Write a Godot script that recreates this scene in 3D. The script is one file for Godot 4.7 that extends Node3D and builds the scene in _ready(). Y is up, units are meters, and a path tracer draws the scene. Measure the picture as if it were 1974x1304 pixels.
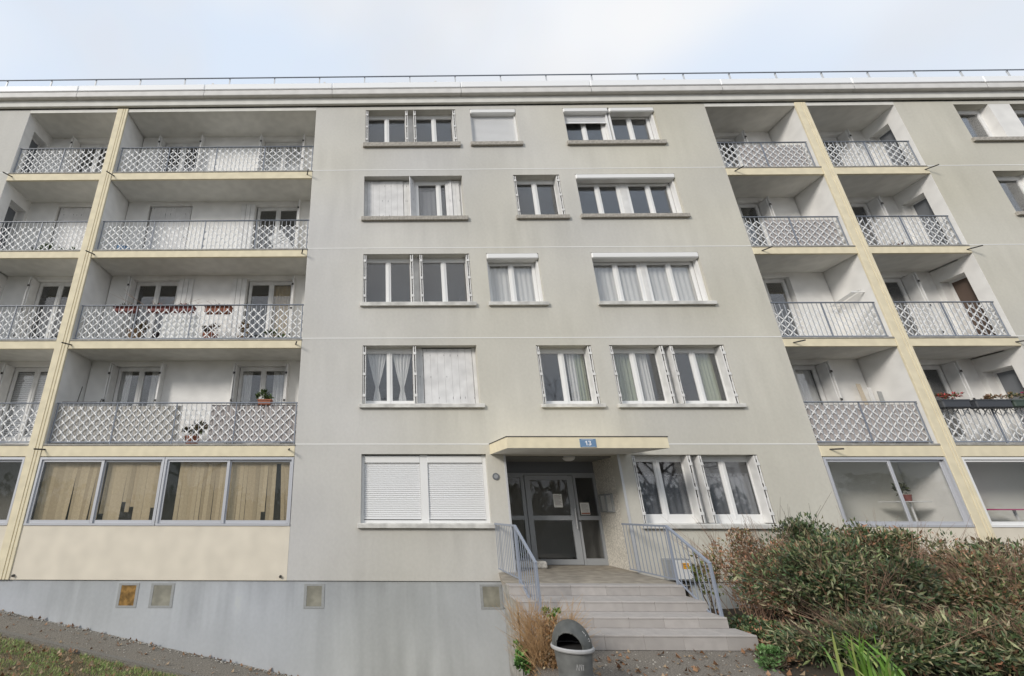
extends Node3D

# ---------------------------------------------------------------- state
var M := {}
var used := {}
var bld: Node3D
var rng := RandomNumberGenerator.new()
var facade_uv := false
var B := []          # building part list is kept in the tree; this one holds nothing but facade stain rectangles

const ZB := -1.10    # back wall of the loggias
const SOFF := [1.26, 4.04, 6.80, 9.545, 12.28]   # undersides of the slabs above floors 1..5
const FLO := [-1.24, 1.54, 4.28, 7.04, 9.82]     # floor tops 1..5

# ---------------------------------------------------------------- mesh helpers
func newst() -> SurfaceTool:
	var s := SurfaceTool.new()
	s.begin(Mesh.PRIMITIVE_TRIANGLES)
	return s

func uvof(p: Vector3, n: Vector3) -> Vector2:
	if facade_uv:
		return Vector2((p.x + 18.0 + p.z * 0.3) / 44.0, (12.7 - p.y + p.z * 0.3) / 17.0)
	if absf(n.z) > 0.7: return Vector2(p.x, -p.y)
	if absf(n.x) > 0.7: return Vector2(p.z, -p.y)
	return Vector2(p.x, p.z)

func tri(s: SurfaceTool, a: Vector3, b: Vector3, c: Vector3) -> void:
	var n := (c - a).cross(b - a).normalized()
	for p in [a, b, c]:
		s.set_normal(n); s.set_uv(uvof(p, n)); s.add_vertex(p)

func quad(s: SurfaceTool, a: Vector3, b: Vector3, c: Vector3, d: Vector3) -> void:
	var n := (c - a).cross(b - a).normalized()
	for p in [a, b, c, a, c, d]:
		s.set_normal(n); s.set_uv(uvof(p, n)); s.add_vertex(p)

# quad whose front looks along w
func quadw(s: SurfaceTool, a: Vector3, b: Vector3, c: Vector3, d: Vector3, w: Vector3) -> void:
	if (c - a).cross(b - a).dot(w) >= 0.0: quad(s, a, b, c, d)
	else: quad(s, d, c, b, a)

func box(s: SurfaceTool, a: Vector3, b: Vector3, t := Transform3D.IDENTITY) -> void:
	var lo := Vector3(minf(a.x, b.x), minf(a.y, b.y), minf(a.z, b.z))
	var hi := Vector3(maxf(a.x, b.x), maxf(a.y, b.y), maxf(a.z, b.z))
	var p := []
	for i in 8:
		p.append(t * Vector3(hi.x if i & 1 else lo.x, hi.y if i & 2 else lo.y, hi.z if i & 4 else lo.z))
	var c: Vector3 = t * ((lo + hi) * 0.5)
	for f in [[0, 1, 3, 2], [4, 5, 7, 6], [0, 1, 5, 4], [2, 3, 7, 6], [0, 2, 6, 4], [1, 3, 7, 5]]:
		var m: Vector3 = (p[f[0]] + p[f[1]] + p[f[2]] + p[f[3]]) * 0.25
		quadw(s, p[f[0]], p[f[1]], p[f[2]], p[f[3]], m - c)

# box with chamfered edges
func bbox(s: SurfaceTool, a: Vector3, b: Vector3, r: float, t := Transform3D.IDENTITY) -> void:
	var c := (a + b) * 0.5
	var h := ((b - a) * 0.5).abs()
	r = minf(r, minf(h.x, minf(h.y, h.z)) * 0.9)
	var tc: Vector3 = t * c
	var P := func(ax: int, sx: float, sy: float, sz: float) -> Vector3:
		var v := Vector3(sx * (h.x - r), sy * (h.y - r), sz * (h.z - r))
		v[ax] = [sx, sy, sz][ax] * h[ax]
		return t * (c + v)
	for ax in 3:
		for sg in [-1.0, 1.0]:
			var k := []
			for q in [[-1.0, -1.0], [1.0, -1.0], [1.0, 1.0], [-1.0, 1.0]]:
				var v := [0.0, 0.0, 0.0]
				v[ax] = sg; v[(ax + 1) % 3] = q[0]; v[(ax + 2) % 3] = q[1]
				k.append(P.call(ax, v[0], v[1], v[2]))
			quadw(s, k[0], k[1], k[2], k[3], (k[0] + k[2]) * 0.5 - tc)
	for ax in 3:
		var u := (ax + 1) % 3
		var w := (ax + 2) % 3
		for su in [-1.0, 1.0]:
			for sw in [-1.0, 1.0]:
				var v0 := [0.0, 0.0, 0.0]
				v0[u] = su; v0[w] = sw
				var v1 := v0.duplicate()
				v0[ax] = -1.0; v1[ax] = 1.0
				var a0: Vector3 = P.call(u, v0[0], v0[1], v0[2])
				var a1: Vector3 = P.call(u, v1[0], v1[1], v1[2])
				var b0: Vector3 = P.call(w, v0[0], v0[1], v0[2])
				var b1: Vector3 = P.call(w, v1[0], v1[1], v1[2])
				quadw(s, a0, a1, b1, b0, (a0 + b1) * 0.5 - tc)
	for sx in [-1.0, 1.0]:
		for sy in [-1.0, 1.0]:
			for sz in [-1.0, 1.0]:
				var q0: Vector3 = P.call(0, sx, sy, sz)
				var q1: Vector3 = P.call(1, sx, sy, sz)
				var q2: Vector3 = P.call(2, sx, sy, sz)
				if (q2 - q0).cross(q1 - q0).dot(q0 + q1 + q2 - tc * 3.0) > 0.0: tri(s, q0, q1, q2)
				else: tri(s, q0, q2, q1)

# tapered tube from a to b
func tube(s: SurfaceTool, a: Vector3, b: Vector3, ra: float, rb: float, n := 6) -> void:
	var d := (b - a).normalized()
	var u := d.cross(Vector3.UP if absf(d.y) < 0.9 else Vector3.RIGHT).normalized()
	var v := d.cross(u)
	for i in n:
		var t0 := TAU * i / n
		var t1 := TAU * (i + 1) / n
		var e0 := u * cos(t0) + v * sin(t0)
		var e1 := u * cos(t1) + v * sin(t1)
		var q := [a + e0 * ra, a + e1 * ra, b + e1 * rb, b + e0 * rb]
		var nr := [e0, e1, e1, e0]
		var order := [0, 1, 2, 0, 2, 3]
		if (q[2] - q[0]).cross(q[1] - q[0]).dot(e0) < 0.0: order = [0, 2, 1, 0, 3, 2]
		for k in order:
			s.set_normal(nr[k]); s.set_uv(Vector2(0, 0)); s.add_vertex(q[k])
		quadw(s, a, a + e0 * ra, a + e1 * ra, a, -d)
		quadw(s, b, b + e0 * rb, b + e1 * rb, b, d)

# surface of revolution about the vertical through o; prof = [Vector2(r, y), ...] from bottom to top
func lathe(s: SurfaceTool, o: Vector3, prof: Array, n := 24) -> void:
	for k in prof.size() - 1:
		var p: Vector2 = prof[k]
		var q: Vector2 = prof[k + 1]
		var sl := Vector2(q.y - p.y, p.x - q.x).normalized()
		for i in n:
			var t0 := TAU * i / n
			var t1 := TAU * (i + 1) / n
			var c0 := Vector3(cos(t0), 0, sin(t0))
			var c1 := Vector3(cos(t1), 0, sin(t1))
			var v := [o + c0 * p.x + Vector3.UP * p.y, o + c1 * p.x + Vector3.UP * p.y, o + c1 * q.x + Vector3.UP * q.y, o + c0 * q.x + Vector3.UP * q.y]
			var nn := [c0 * sl.x + Vector3.UP * sl.y, c1 * sl.x + Vector3.UP * sl.y, c1 * sl.x + Vector3.UP * sl.y, c0 * sl.x + Vector3.UP * sl.y]
			for j in [0, 1, 2, 0, 2, 3]:
				s.set_normal(nn[j]); s.set_uv(Vector2(t0, v[j].y)); s.add_vertex(v[j])

func numbered(n: String, parent: Node) -> String:
	var key := str(parent.get_instance_id()) + "/" + n
	var k: int = used.get(key, 0)
	used[key] = k + 1
	return n if k == 0 else "%s_%03d" % [n, k]

func put(o: Node, called: String, parent: Node) -> void:
	o.name = numbered(called, parent)
	parent.add_child(o, true)

func obj(called: String, s: SurfaceTool, m: Material, parent: Node) -> MeshInstance3D:
	var o := MeshInstance3D.new()
	o.mesh = s.commit()
	o.mesh.surface_set_material(0, m)
	put(o, called, parent)
	return o

func obj2(called: String, s: SurfaceTool, m: Material, s2: SurfaceTool, m2: Material, parent: Node) -> MeshInstance3D:
	var o := MeshInstance3D.new()
	var am := ArrayMesh.new()
	s.commit(am); s2.commit(am)
	am.surface_set_material(0, m); am.surface_set_material(1, m2)
	o.mesh = am
	put(o, called, parent)
	return o

func node(called: String, parent: Node) -> Node3D:
	var o := Node3D.new()
	put(o, called, parent)
	return o

func tag(o: Node, label: String, category: String, group := "", kind := "") -> void:
	o.set_meta("label", label)
	o.set_meta("category", category)
	if group != "": o.set_meta("group", group)
	if kind != "": o.set_meta("kind", kind)

func stuff(o: Node) -> Node:
	o.set_meta("kind", "stuff")
	return o

func bx(called: String, a: Vector3, b: Vector3, m: Material, parent: Node, r := 0.0) -> MeshInstance3D:
	var s := newst()
	if r > 0.0: bbox(s, a, b, r)
	else: box(s, a, b)
	return obj(called, s, m, parent)

# ---------------------------------------------------------------- materials
func lin(r: float, g: float, b: float) -> Color:
	return Color(r, g, b).linear_to_srgb()

func noise_tex(seed_: int, freq: float, oct: int, lo: float, hi: float, n := 256) -> ImageTexture:
	var f := FastNoiseLite.new()
	f.seed = seed_; f.frequency = freq; f.fractal_octaves = oct
	f.noise_type = FastNoiseLite.TYPE_SIMPLEX_SMOOTH
	var im := f.get_seamless_image(n, n)
	im.convert(Image.FORMAT_RGB8)
	var d := im.get_data()
	for i in d.size():
		d[i] = int(255.0 * clampf(lo + (hi - lo) * d[i] / 255.0, 0.0, 1.0))
	var t := Image.create_from_data(n, n, false, Image.FORMAT_RGB8, d)
	t.generate_mipmaps()
	return ImageTexture.create_from_image(t)

func normal_tex(seed_: int, freq: float, oct: int, strength: float, n := 256) -> ImageTexture:
	var f := FastNoiseLite.new()
	f.seed = seed_; f.frequency = freq; f.fractal_octaves = oct
	var im := f.get_seamless_image(n, n)
	im.bump_map_to_normal_map(strength)
	im.generate_mipmaps()
	return ImageTexture.create_from_image(im)

func mat(called: String, c: Color, rough: float, tex: Texture2D = null, scale := 1.0, nrm: Texture2D = null, ns := 0.5, metal := 0.0) -> StandardMaterial3D:
	var m := StandardMaterial3D.new()
	m.resource_name = called
	m.albedo_color = c
	m.roughness = rough
	m.metallic = metal
	if tex or nrm:
		m.uv1_triplanar = true
		m.uv1_world_triplanar = true
		m.uv1_scale = Vector3(scale, scale, scale)
	if tex: m.albedo_texture = tex
	if nrm:
		m.normal_enabled = true
		m.normal_texture = nrm
		m.normal_scale = ns
	M[called] = m
	return m

# The facade's own weathering: uneven paint, run-off streaks, grime that ran from each sill.
func stain_map(stains: Array, k0 := 1.0) -> ImageTexture:
	var W := 1536
	var H := 640
	var a := FastNoiseLite.new(); a.seed = 3; a.frequency = 0.006; a.fractal_octaves = 4
	var b := FastNoiseLite.new(); b.seed = 8; b.frequency = 0.35; b.fractal_octaves = 2
	var c := FastNoiseLite.new(); c.seed = 21; c.frequency = 0.12; c.fractal_octaves = 3
	var e := FastNoiseLite.new(); e.seed = 5; e.frequency = 0.004; e.fractal_octaves = 2
	var st := PackedFloat32Array(); st.resize(W * H)
	for r in stains:            # [x0, x1, y of the sill's underside, length, strength]
		var i0 := int((r[0] + 18.0) / 44.0 * W)
		var i1 := int((r[1] + 18.0) / 44.0 * W)
		var j0 := int((12.7 - r[2]) / 17.0 * H)
		var dl := int(r[3] / 17.0 * H)
		for i in range(maxi(i0, 0), mini(i1, W)):
			var edge := minf(1.0, 0.55 + 0.45 * exp(-absf(minf(i - i0, i1 - i) - 2.0) / 2.5) * 2.0)
			var len := dl * (0.45 + 0.75 * clampf(c.get_noise_2d(i * 2.4, r[2] * 40.0) + 0.45, 0.0, 1.0))
			for j in range(maxi(j0, 0), mini(j0 + int(len) + 1, H)):
				var q := 1.0 - (j - j0) / maxf(len, 1.0)
				st[j * W + i] += r[4] * q * edge
	var d := PackedByteArray(); d.resize(W * H * 3)
	for j in H:
		for i in W:
			var v := 0.94 + 0.05 * k0 * a.get_noise_2d(i, j) + 0.018 * b.get_noise_2d(i, j * 0.7) + 0.03 * k0 * c.get_noise_2d(i * 0.5, j * 0.05) * (0.6 + 1.2 * e.get_noise_2d(i * 3.0, j * 3.0))
			v -= st[j * W + i]
			var w := e.get_noise_2d(i, j)
			var x := i / float(W)
			var warm := 0.02 * w + 0.018 * smoothstep(0.42, 0.66, x)
			var k := (j * W + i) * 3
			d[k] = clampi(int(255.0 * (v + warm * 0.4)), 0, 255)
			d[k + 1] = clampi(int(255.0 * (v + warm * 0.1)), 0, 255)
			d[k + 2] = clampi(int(255.0 * (v - warm * 1.3)), 0, 255)
	var im := Image.create_from_data(W, H, false, Image.FORMAT_RGB8, d)
	im.generate_mipmaps()
	return ImageTexture.create_from_image(im)

func leafmat(called: String, c: Color, back := 0.25) -> StandardMaterial3D:
	var m := mat(called, c, 0.55)
	m.vertex_color_use_as_albedo = true
	m.backlight_enabled = true
	m.backlight = Color(back, back, back)
	m.cull_mode = BaseMaterial3D.CULL_DISABLED
	return m

func make_materials() -> void:
	var n1 := noise_tex(1, 0.02, 3, 0.80, 1.03)
	var n2 := noise_tex(2, 0.02, 2, 0.94, 1.01)
	var n3 := noise_tex(4, 0.12, 3, 0.60, 1.10)
	var r1 := normal_tex(6, 0.10, 4, 2.0)
	var r2 := normal_tex(7, 0.22, 3, 5.0)
	mat("plaster", lin(0.52, 0.51, 0.475), 0.92, n2, 0.5, r1, 0.08)
	mat("loggia", lin(0.82, 0.81, 0.785), 0.9, n2, 0.35, r1, 0.05)
	mat("soffit", lin(0.74, 0.73, 0.69), 0.92, n2, 0.45, r1, 0.05)
	mat("cream", lin(0.78, 0.70, 0.51), 0.85, n2, 0.55, r1, 0.04)
	mat("cream_panel", lin(0.745, 0.685, 0.575), 0.85, n2, 0.30, r1, 0.04)
	mat("joint", lin(0.76, 0.76, 0.74), 0.8)
	mat("plinth", lin(0.50, 0.52, 0.53), 0.9)
	mat("concrete", lin(0.40, 0.385, 0.35), 0.93, n1, 1.1, r2, 0.15)
	mat("old_concrete", lin(0.30, 0.28, 0.245), 0.95, n3, 1.6, r2, 0.8)
	mat("sill", lin(0.72, 0.71, 0.67), 0.85, n1, 0.5)
	mat("sill_dirty", lin(0.46, 0.43, 0.38), 0.9, n1, 2.0, r1, 0.1)
	mat("platform", lin(0.40, 0.355, 0.29), 0.85, n1, 0.55, r2, 0.06)
	for k in 4:
		var q: float = [0.97, 1.03, 1.08, 0.93][k]
		mat("tile%d" % k, lin(0.40 * q, 0.375 * q, 0.355 * q), 0.75, n2, 0.6 + k * 0.2)
	mat("asphalt", lin(0.27, 0.242, 0.205), 0.95, n3, 1.3, r2, 0.5)
	mat("strip", lin(0.31, 0.278, 0.23), 0.95, n3, 0.9, r2, 0.5)
	mat("soil", lin(0.085, 0.068, 0.045), 1.0, n3, 1.3, r2, 1.2)
	mat("lawn", lin(0.20, 0.17, 0.10), 1.0, n3, 1.0, r2, 1.2)
	mat("white", lin(0.78, 0.78, 0.77), 0.45)
	mat("white_old", lin(0.74, 0.735, 0.72), 0.6, noise_tex(12, 0.02, 2, 0.92, 1.01), 0.5)
	mat("white_peel", lin(0.74, 0.735, 0.73), 0.7, noise_tex(13, 0.02, 3, 0.90, 1.02), 0.4)
	mat("roller", lin(0.74, 0.745, 0.75), 0.5)
	mat("roof_metal", lin(0.86, 0.87, 0.88), 0.4)
	mat("roof_band", lin(0.72, 0.71, 0.665), 0.85, n2, 0.4)
	mat("gutter", lin(0.70, 0.685, 0.66), 0.7, n2, 0.4)
	mat("dark", lin(0.03, 0.03, 0.03), 0.8)
	mat("iron", lin(0.045, 0.042, 0.04), 0.6)
	mat("steel", lin(0.56, 0.57, 0.58), 0.45, null, 1.0, null, 0.5, 0.2)
	mat("rail_paint", lin(0.20, 0.225, 0.27), 0.45)
	mat("rail_steps", lin(0.25, 0.28, 0.34), 0.4)
	mat("baluster", lin(0.40, 0.42, 0.45), 0.5)
	mat("trellis", lin(0.86, 0.86, 0.85), 0.6)
	mat("door_frame", lin(0.30, 0.315, 0.33), 0.4)
	mat("transom", lin(0.15, 0.16, 0.175), 0.5)
	mat("alu", lin(0.52, 0.53, 0.56), 0.38, null, 1.0, null, 0.5, 0.25)
	mat("curtain", lin(0.78, 0.78, 0.76), 0.9)
	M["curtain"].backlight_enabled = true; M["curtain"].backlight = Color(0.4, 0.4, 0.4)
	mat("cafe_curtain", lin(0.22, 0.23, 0.25), 0.9)
	mat("green_curtain", lin(0.38, 0.42, 0.31), 0.9)
	mat("blind", lin(0.53, 0.43, 0.275), 0.8, n2, 2.5)
	mat("blind_dark", lin(0.45, 0.36, 0.225), 0.8, n2, 2.5)
	mat("reed", lin(0.62, 0.59, 0.54), 0.95, noise_tex(15, 0.09, 3, 0.7, 1.1), 3.0)
	mat("reed_pink", lin(0.62, 0.57, 0.55), 0.95, noise_tex(16, 0.09, 3, 0.6, 1.1), 3.0)
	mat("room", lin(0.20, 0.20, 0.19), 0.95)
	mat("dim_room", lin(0.16, 0.15, 0.13), 0.95)
	mat("pale_room", lin(0.62, 0.61, 0.56), 0.95)
	mat("rust_panel", lin(0.33, 0.19, 0.055), 0.9, noise_tex(17, 0.02, 3, 0.6, 1.15), 1.2)
	mat("dull_panel", lin(0.31, 0.30, 0.245), 0.6, n1, 0.6)
	mat("blue_sign", lin(0.14, 0.24, 0.38), 0.4)
	mat("white_ink", lin(0.8, 0.8, 0.8), 0.5)
	mat("paper", lin(0.75, 0.74, 0.70), 0.8)
	mat("ink", lin(0.12, 0.12, 0.13), 0.8)
	mat("orange_ink", lin(0.75, 0.36, 0.02), 0.6)
	mat("grey_box", lin(0.33, 0.34, 0.34), 0.6, n2, 3.0)
	mat("bin_metal", lin(0.10, 0.105, 0.10), 0.5, noise_tex(18, 0.02, 3, 0.75, 1.1), 1.5)
	mat("bin_body", lin(0.175, 0.18, 0.175), 0.6, noise_tex(19, 0.02, 3, 0.75, 1.08), 1.2)
	mat("bin_rim", lin(0.42, 0.42, 0.42), 0.5, n2, 3.0)
	mat("terracotta", lin(0.32, 0.12, 0.07), 0.85, n2, 3.0)
	mat("red_pot", lin(0.22, 0.065, 0.055), 0.7)
	mat("dark_pot", lin(0.05, 0.055, 0.065), 0.6)
	mat("green_pot", lin(0.05, 0.075, 0.06), 0.6)
	mat("magenta_pot", lin(0.42, 0.02, 0.13), 0.5)
	mat("brown_door", lin(0.10, 0.07, 0.055), 0.7)
	mat("wood", lin(0.30, 0.19, 0.10), 0.8, n3, 3.0)
	mat("pale_wood", lin(0.55, 0.48, 0.38), 0.8, n2, 3.0)
	mat("blue_plastic", lin(0.12, 0.24, 0.42), 0.5)
	mat("bark", lin(0.15, 0.11, 0.075), 0.95, n3, 6.0)
	mat("twig_red", lin(0.30, 0.19, 0.13), 0.9)
	mat("twig_straw", lin(0.48, 0.31, 0.16), 0.9)
	mat("stone_white", lin(0.62, 0.60, 0.55), 0.9, n1, 3.0, r2, 0.2)
	mat("pebbles", lin(0.40, 0.38, 0.34), 0.9)
	# pebble-dashed panel: a fine aggregate
	var pe := FastNoiseLite.new(); pe.seed = 31; pe.noise_type = FastNoiseLite.TYPE_CELLULAR; pe.frequency = 0.085
	pe.cellular_return_type = FastNoiseLite.RETURN_CELL_VALUE
	var pi := pe.get_seamless_image(512, 512); pi.convert(Image.FORMAT_RGB8)
	var pd := pi.get_data()
	for i in pd.size(): pd[i] = int(255.0 * clampf(0.74 + 0.32 * pd[i] / 255.0, 0.0, 1.0))
	pi = Image.create_from_data(512, 512, false, Image.FORMAT_RGB8, pd); pi.generate_mipmaps()
	pe.cellular_return_type = FastNoiseLite.RETURN_DISTANCE
	var pn := pe.get_seamless_image(512, 512); pn.bump_map_to_normal_map(-6.0); pn.generate_mipmaps()
	mat("pebble", lin(0.76, 0.72, 0.635), 0.9, ImageTexture.create_from_image(pi), 0.9, ImageTexture.create_from_image(pn), 1.0)
	var g := mat("glass", Color(0.3, 0.33, 0.36, 0.05), 0.02)
	g.transparency = BaseMaterial3D.TRANSPARENCY_ALPHA
	g.metallic_specular = 1.0
	var g2 := mat("glass_light", Color(0.5, 0.54, 0.52, 0.05), 0.02)
	g2.transparency = BaseMaterial3D.TRANSPARENCY_ALPHA
	g2.metallic_specular = 0.33
	var g3 := mat("door_glass", Color(0.2, 0.22, 0.24, 0.05), 0.02)
	g3.transparency = BaseMaterial3D.TRANSPARENCY_ALPHA
	g3.metallic_specular = 0.4
	leafmat("leaf", Color(1, 1, 1))
	leafmat("petal", Color(1, 1, 1))

# ---------------------------------------------------------------- sky, sun, camera
func make_view() -> void:
	var cam := Camera3D.new()
	cam.projection = Camera3D.PROJECTION_FRUSTUM
	cam.near = 0.05
	cam.far = 400.0
	var f := 884.345
	cam.size = 0.05 * 1304.0 / f
	cam.frustum_offset = Vector2(0.05 * (987.0 - 725.19) / f, 0.0)
	cam.transform = Transform3D(Basis(Vector3.UP, 0.0137484) * Basis(Vector3.RIGHT, 0.3627224) * Basis(Vector3.BACK, 0.0014931), Vector3(0, 0, 11.35))
	put(cam, "camera", self)
	cam.current = true
	var env := Environment.new()
	env.background_mode = Environment.BG_SKY
	env.tonemap_mode = Environment.TONE_MAPPER_LINEAR
	env.tonemap_exposure = 1.56
	env.sdfgi_enabled = true
	env.ssao_enabled = true
	env.ssil_enabled = true
	var sky := Sky.new()
	var pm := PanoramaSkyMaterial.new()
	pm.panorama = sky_image()
	pm.energy_multiplier = 0.665
	sky.sky_material = pm
	env.sky = sky
	var we := WorldEnvironment.new()
	we.environment = env
	put(we, "world_environment", self)
	var sun := DirectionalLight3D.new()
	sun.light_energy = 0.5
	sun.light_angular_distance = 14.0
	sun.light_color = Color(1.0, 0.975, 0.94)
	sun.shadow_enabled = true
	sun.look_at_from_position(Vector3(-13.2, 9.0, 12.2), Vector3.ZERO)
	put(sun, "sun", self)

func sky_image() -> ImageTexture:
	var W := 1024
	var H := 512
	var n := FastNoiseLite.new(); n.seed = 11; n.frequency = 0.75; n.fractal_octaves = 4; n.noise_type = FastNoiseLite.TYPE_SIMPLEX_SMOOTH
	var d := PackedByteArray(); d.resize(W * H * 3)
	for j in H:
		var el := PI * (0.5 - (j + 0.5) / H)
		for i in W:
			var az := TAU * (i + 0.5) / W
			var v := Vector3(cos(el) * sin(az), sin(el), cos(el) * cos(az))
			var y := maxf(v.y, 0.0)
			var q := n.get_noise_3d(v.x * 1.1 + 3.1, v.y * 2.0, v.z * 1.1)
			var k := smoothstep(-0.22, 0.42, q)
			var base := Color(0.852, 0.900, 0.965).lerp(Color(0.895, 0.925, 0.965), exp(-y * 3.0))
			var c := base.lerp(Color(0.96, 0.962, 0.968), k)
			var gq := n.get_noise_3d(v.x * 1.6 - 7.0, v.y * 2.6, v.z * 1.6 + 4.0)
			c = c.lerp(Color(0.875, 0.88, 0.895), 0.5 * smoothstep(0.02, 0.45, gq))
			var o := (j * W + i) * 3
			d[o] = int(255.0 * c.r); d[o + 1] = int(255.0 * c.g); d[o + 2] = int(255.0 * c.b)
	return ImageTexture.create_from_image(Image.create_from_data(W, H, false, Image.FORMAT_RGB8, d))

# ---------------------------------------------------------------- wall with openings
# holes: [x0, x1, y0, y1]; front at z, going back by depth
func wall(called: String, x0: float, x1: float, y0: float, y1: float, z: float, depth: float, holes: Array, m: Material) -> MeshInstance3D:
	var xs := [x0, x1]
	var ys := [y0, y1]
	for h in holes:
		xs.append(h[0]); xs.append(h[1]); ys.append(h[2]); ys.append(h[3])
	xs.sort(); ys.sort()
	var s := newst()
	for i in xs.size() - 1:
		if xs[i + 1] - xs[i] < 1e-5: continue
		for j in ys.size() - 1:
			if ys[j + 1] - ys[j] < 1e-5: continue
			var cx: float = (xs[i] + xs[i + 1]) * 0.5
			var cy: float = (ys[j] + ys[j + 1]) * 0.5
			var inside := false
			for h in holes:
				if cx > h[0] and cx < h[1] and cy > h[2] and cy < h[3]: inside = true
			if inside: continue
			for k in 2:
				var zz := z - depth * k
				quadw(s, Vector3(xs[i], ys[j], zz), Vector3(xs[i + 1], ys[j], zz), Vector3(xs[i + 1], ys[j + 1], zz), Vector3(xs[i], ys[j + 1], zz), Vector3(0, 0, 1 - 2 * k))
	for h in holes + [[x0, x1, y0, y1]]:
		var outer: bool = h[0] == x0 and h[1] == x1 and h[2] == y0 and h[3] == y1
		var sg := -1.0 if outer else 1.0
		var zf := z - depth
		quadw(s, Vector3(h[0], h[2], z), Vector3(h[0], h[3], z), Vector3(h[0], h[3], zf), Vector3(h[0], h[2], zf), Vector3(sg, 0, 0))
		quadw(s, Vector3(h[1], h[2], z), Vector3(h[1], h[3], z), Vector3(h[1], h[3], zf), Vector3(h[1], h[2], zf), Vector3(-sg, 0, 0))
		quadw(s, Vector3(h[0], h[2], z), Vector3(h[1], h[2], z), Vector3(h[1], h[2], zf), Vector3(h[0], h[2], zf), Vector3(0, sg, 0))
		quadw(s, Vector3(h[0], h[3], z), Vector3(h[1], h[3], z), Vector3(h[1], h[3], zf), Vector3(h[0], h[3], zf), Vector3(0, -sg, 0))
	return obj(called, s, m, bld)

# ---------------------------------------------------------------- windows
# one casement: two leaves between a and b, from y0 to y1, plane z
func casement(win: Node, a: float, b: float, y0: float, y1: float, z: float, m: Material, fb := 0.13, ft := 0.13, one := false, gl := "glass") -> void:
	var s := newst()
	var fs := 0.075
	box(s, Vector3(a, y0, z - 0.06), Vector3(a + fs, y1, z))
	box(s, Vector3(b - fs, y0, z - 0.06), Vector3(b, y1, z))
	box(s, Vector3(a + fs, y1 - ft, z - 0.06), Vector3(b - fs, y1, z))
	box(s, Vector3(a + fs, y0, z - 0.06), Vector3(b - fs, y0 + fb, z))
	var c := (a + b) * 0.5
	if not one:
		box(s, Vector3(c - 0.062, y0 + fb, z - 0.06), Vector3(c + 0.062, y1 - ft, z - 0.004))
		box(s, Vector3(c - 0.018, y0 + fb * 0.5, z - 0.01), Vector3(c + 0.018, y1 - ft * 0.5, z + 0.012))
	# sash profile round the panes
	var xs := [[a + fs, c - 0.062], [c + 0.062, b - fs]]
	if one: xs = [[a + fs, b - fs]]
	for x in xs:
		box(s, Vector3(x[0], y0 + fb, z - 0.055), Vector3(x[0] + 0.014, y1 - ft, z - 0.014))
		box(s, Vector3(x[1] - 0.014, y0 + fb, z - 0.055), Vector3(x[1], y1 - ft, z - 0.014))
		box(s, Vector3(x[0] + 0.014, y1 - ft - 0.014, z - 0.055), Vector3(x[1] - 0.014, y1 - ft, z - 0.014))
	obj("frame", s, m, win)
	for x in xs:
		var gs := newst()
		for q in [-0.050, -0.034]:
			box(gs, Vector3(x[0] + 0.014, y0 + fb, z + q), Vector3(x[1] - 0.014, y1 - ft - 0.014, z + q + 0.004))
		obj("pane", gs, M[gl], win)

# shutter folded back against the reveal at x; sg = +1 opens towards +x
func folded(win: Node, x: float, sg: float, y0: float, y1: float, m: Material, zf := -0.012, n := 2) -> void:
	var s := newst()
	var d := newst()
	for k in n:
		var xa := x + sg * (0.010 + k * 0.050)
		bbox(s, Vector3(xa, y0 + 0.015, -0.245), Vector3(xa + sg * 0.026, y1 - 0.02, zf - k * 0.012), 0.006)
	for t in [0.14, 0.5, 0.86]:
		var y := lerpf(y0, y1, t)
		box(s, Vector3(x + sg * 0.008, y - 0.035, zf - 0.03), Vector3(x + sg * (0.05 + 0.03 * (n - 1)), y + 0.035, zf + 0.012))
		box(d, Vector3(x + sg * (0.012 + 0.042 * (n - 1)), y - 0.028, zf - 0.075), Vector3(x + sg * (0.042 + 0.042 * (n - 1)), y + 0.028, zf - 0.04))
	for t in [0.12, 0.48, 0.84]:
		var y := lerpf(y0, y1, t)
		box(d, Vector3(x + sg * 0.037, y - 0.17, zf - 0.04), Vector3(x + sg * 0.059, y + 0.14, zf - 0.016))
	obj2("folded_shutter", s, m, d, M["iron"], win)

func boards(win: Node, a: float, b: float, y0: float, y1: float, z: float, n: int, m: Material, t := Transform3D.IDENTITY) -> void:
	var w := (b - a) / n
	for k in n:
		var s := newst()
		bbox(s, Vector3(a + w * k + 0.0012, y0 + rng.randf() * 0.006, z - 0.022), Vector3(a + w * (k + 1) - 0.0012, y1 - rng.randf() * 0.006, z + rng.randf_range(-0.002, 0.002)), 0.002, t)
		obj("shutter_board", s, m, win)
	var c := newst()
	for q in [0.13, 0.5, 0.88]:
		var y := lerpf(y0, y1, q)
		for k in n:
			if rng.randf() < 0.45: continue
			var x := a + w * (k + 1) - 0.006 if rng.randf() < 0.6 else a + w * (k + rng.randf())
			box(c, Vector3(x - 0.004, y - rng.randf_range(0.015, 0.05), z), Vector3(x + 0.004, y + rng.randf_range(0.01, 0.03), z + 0.0052), t)
	box(c, Vector3(a + w * 0.5, y1 - 0.06, z), Vector3(a + w * 0.5 + 0.008, y1 - 0.02, z + 0.0052), t)
	obj("worn_spots", c, M["ink"], win)

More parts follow.
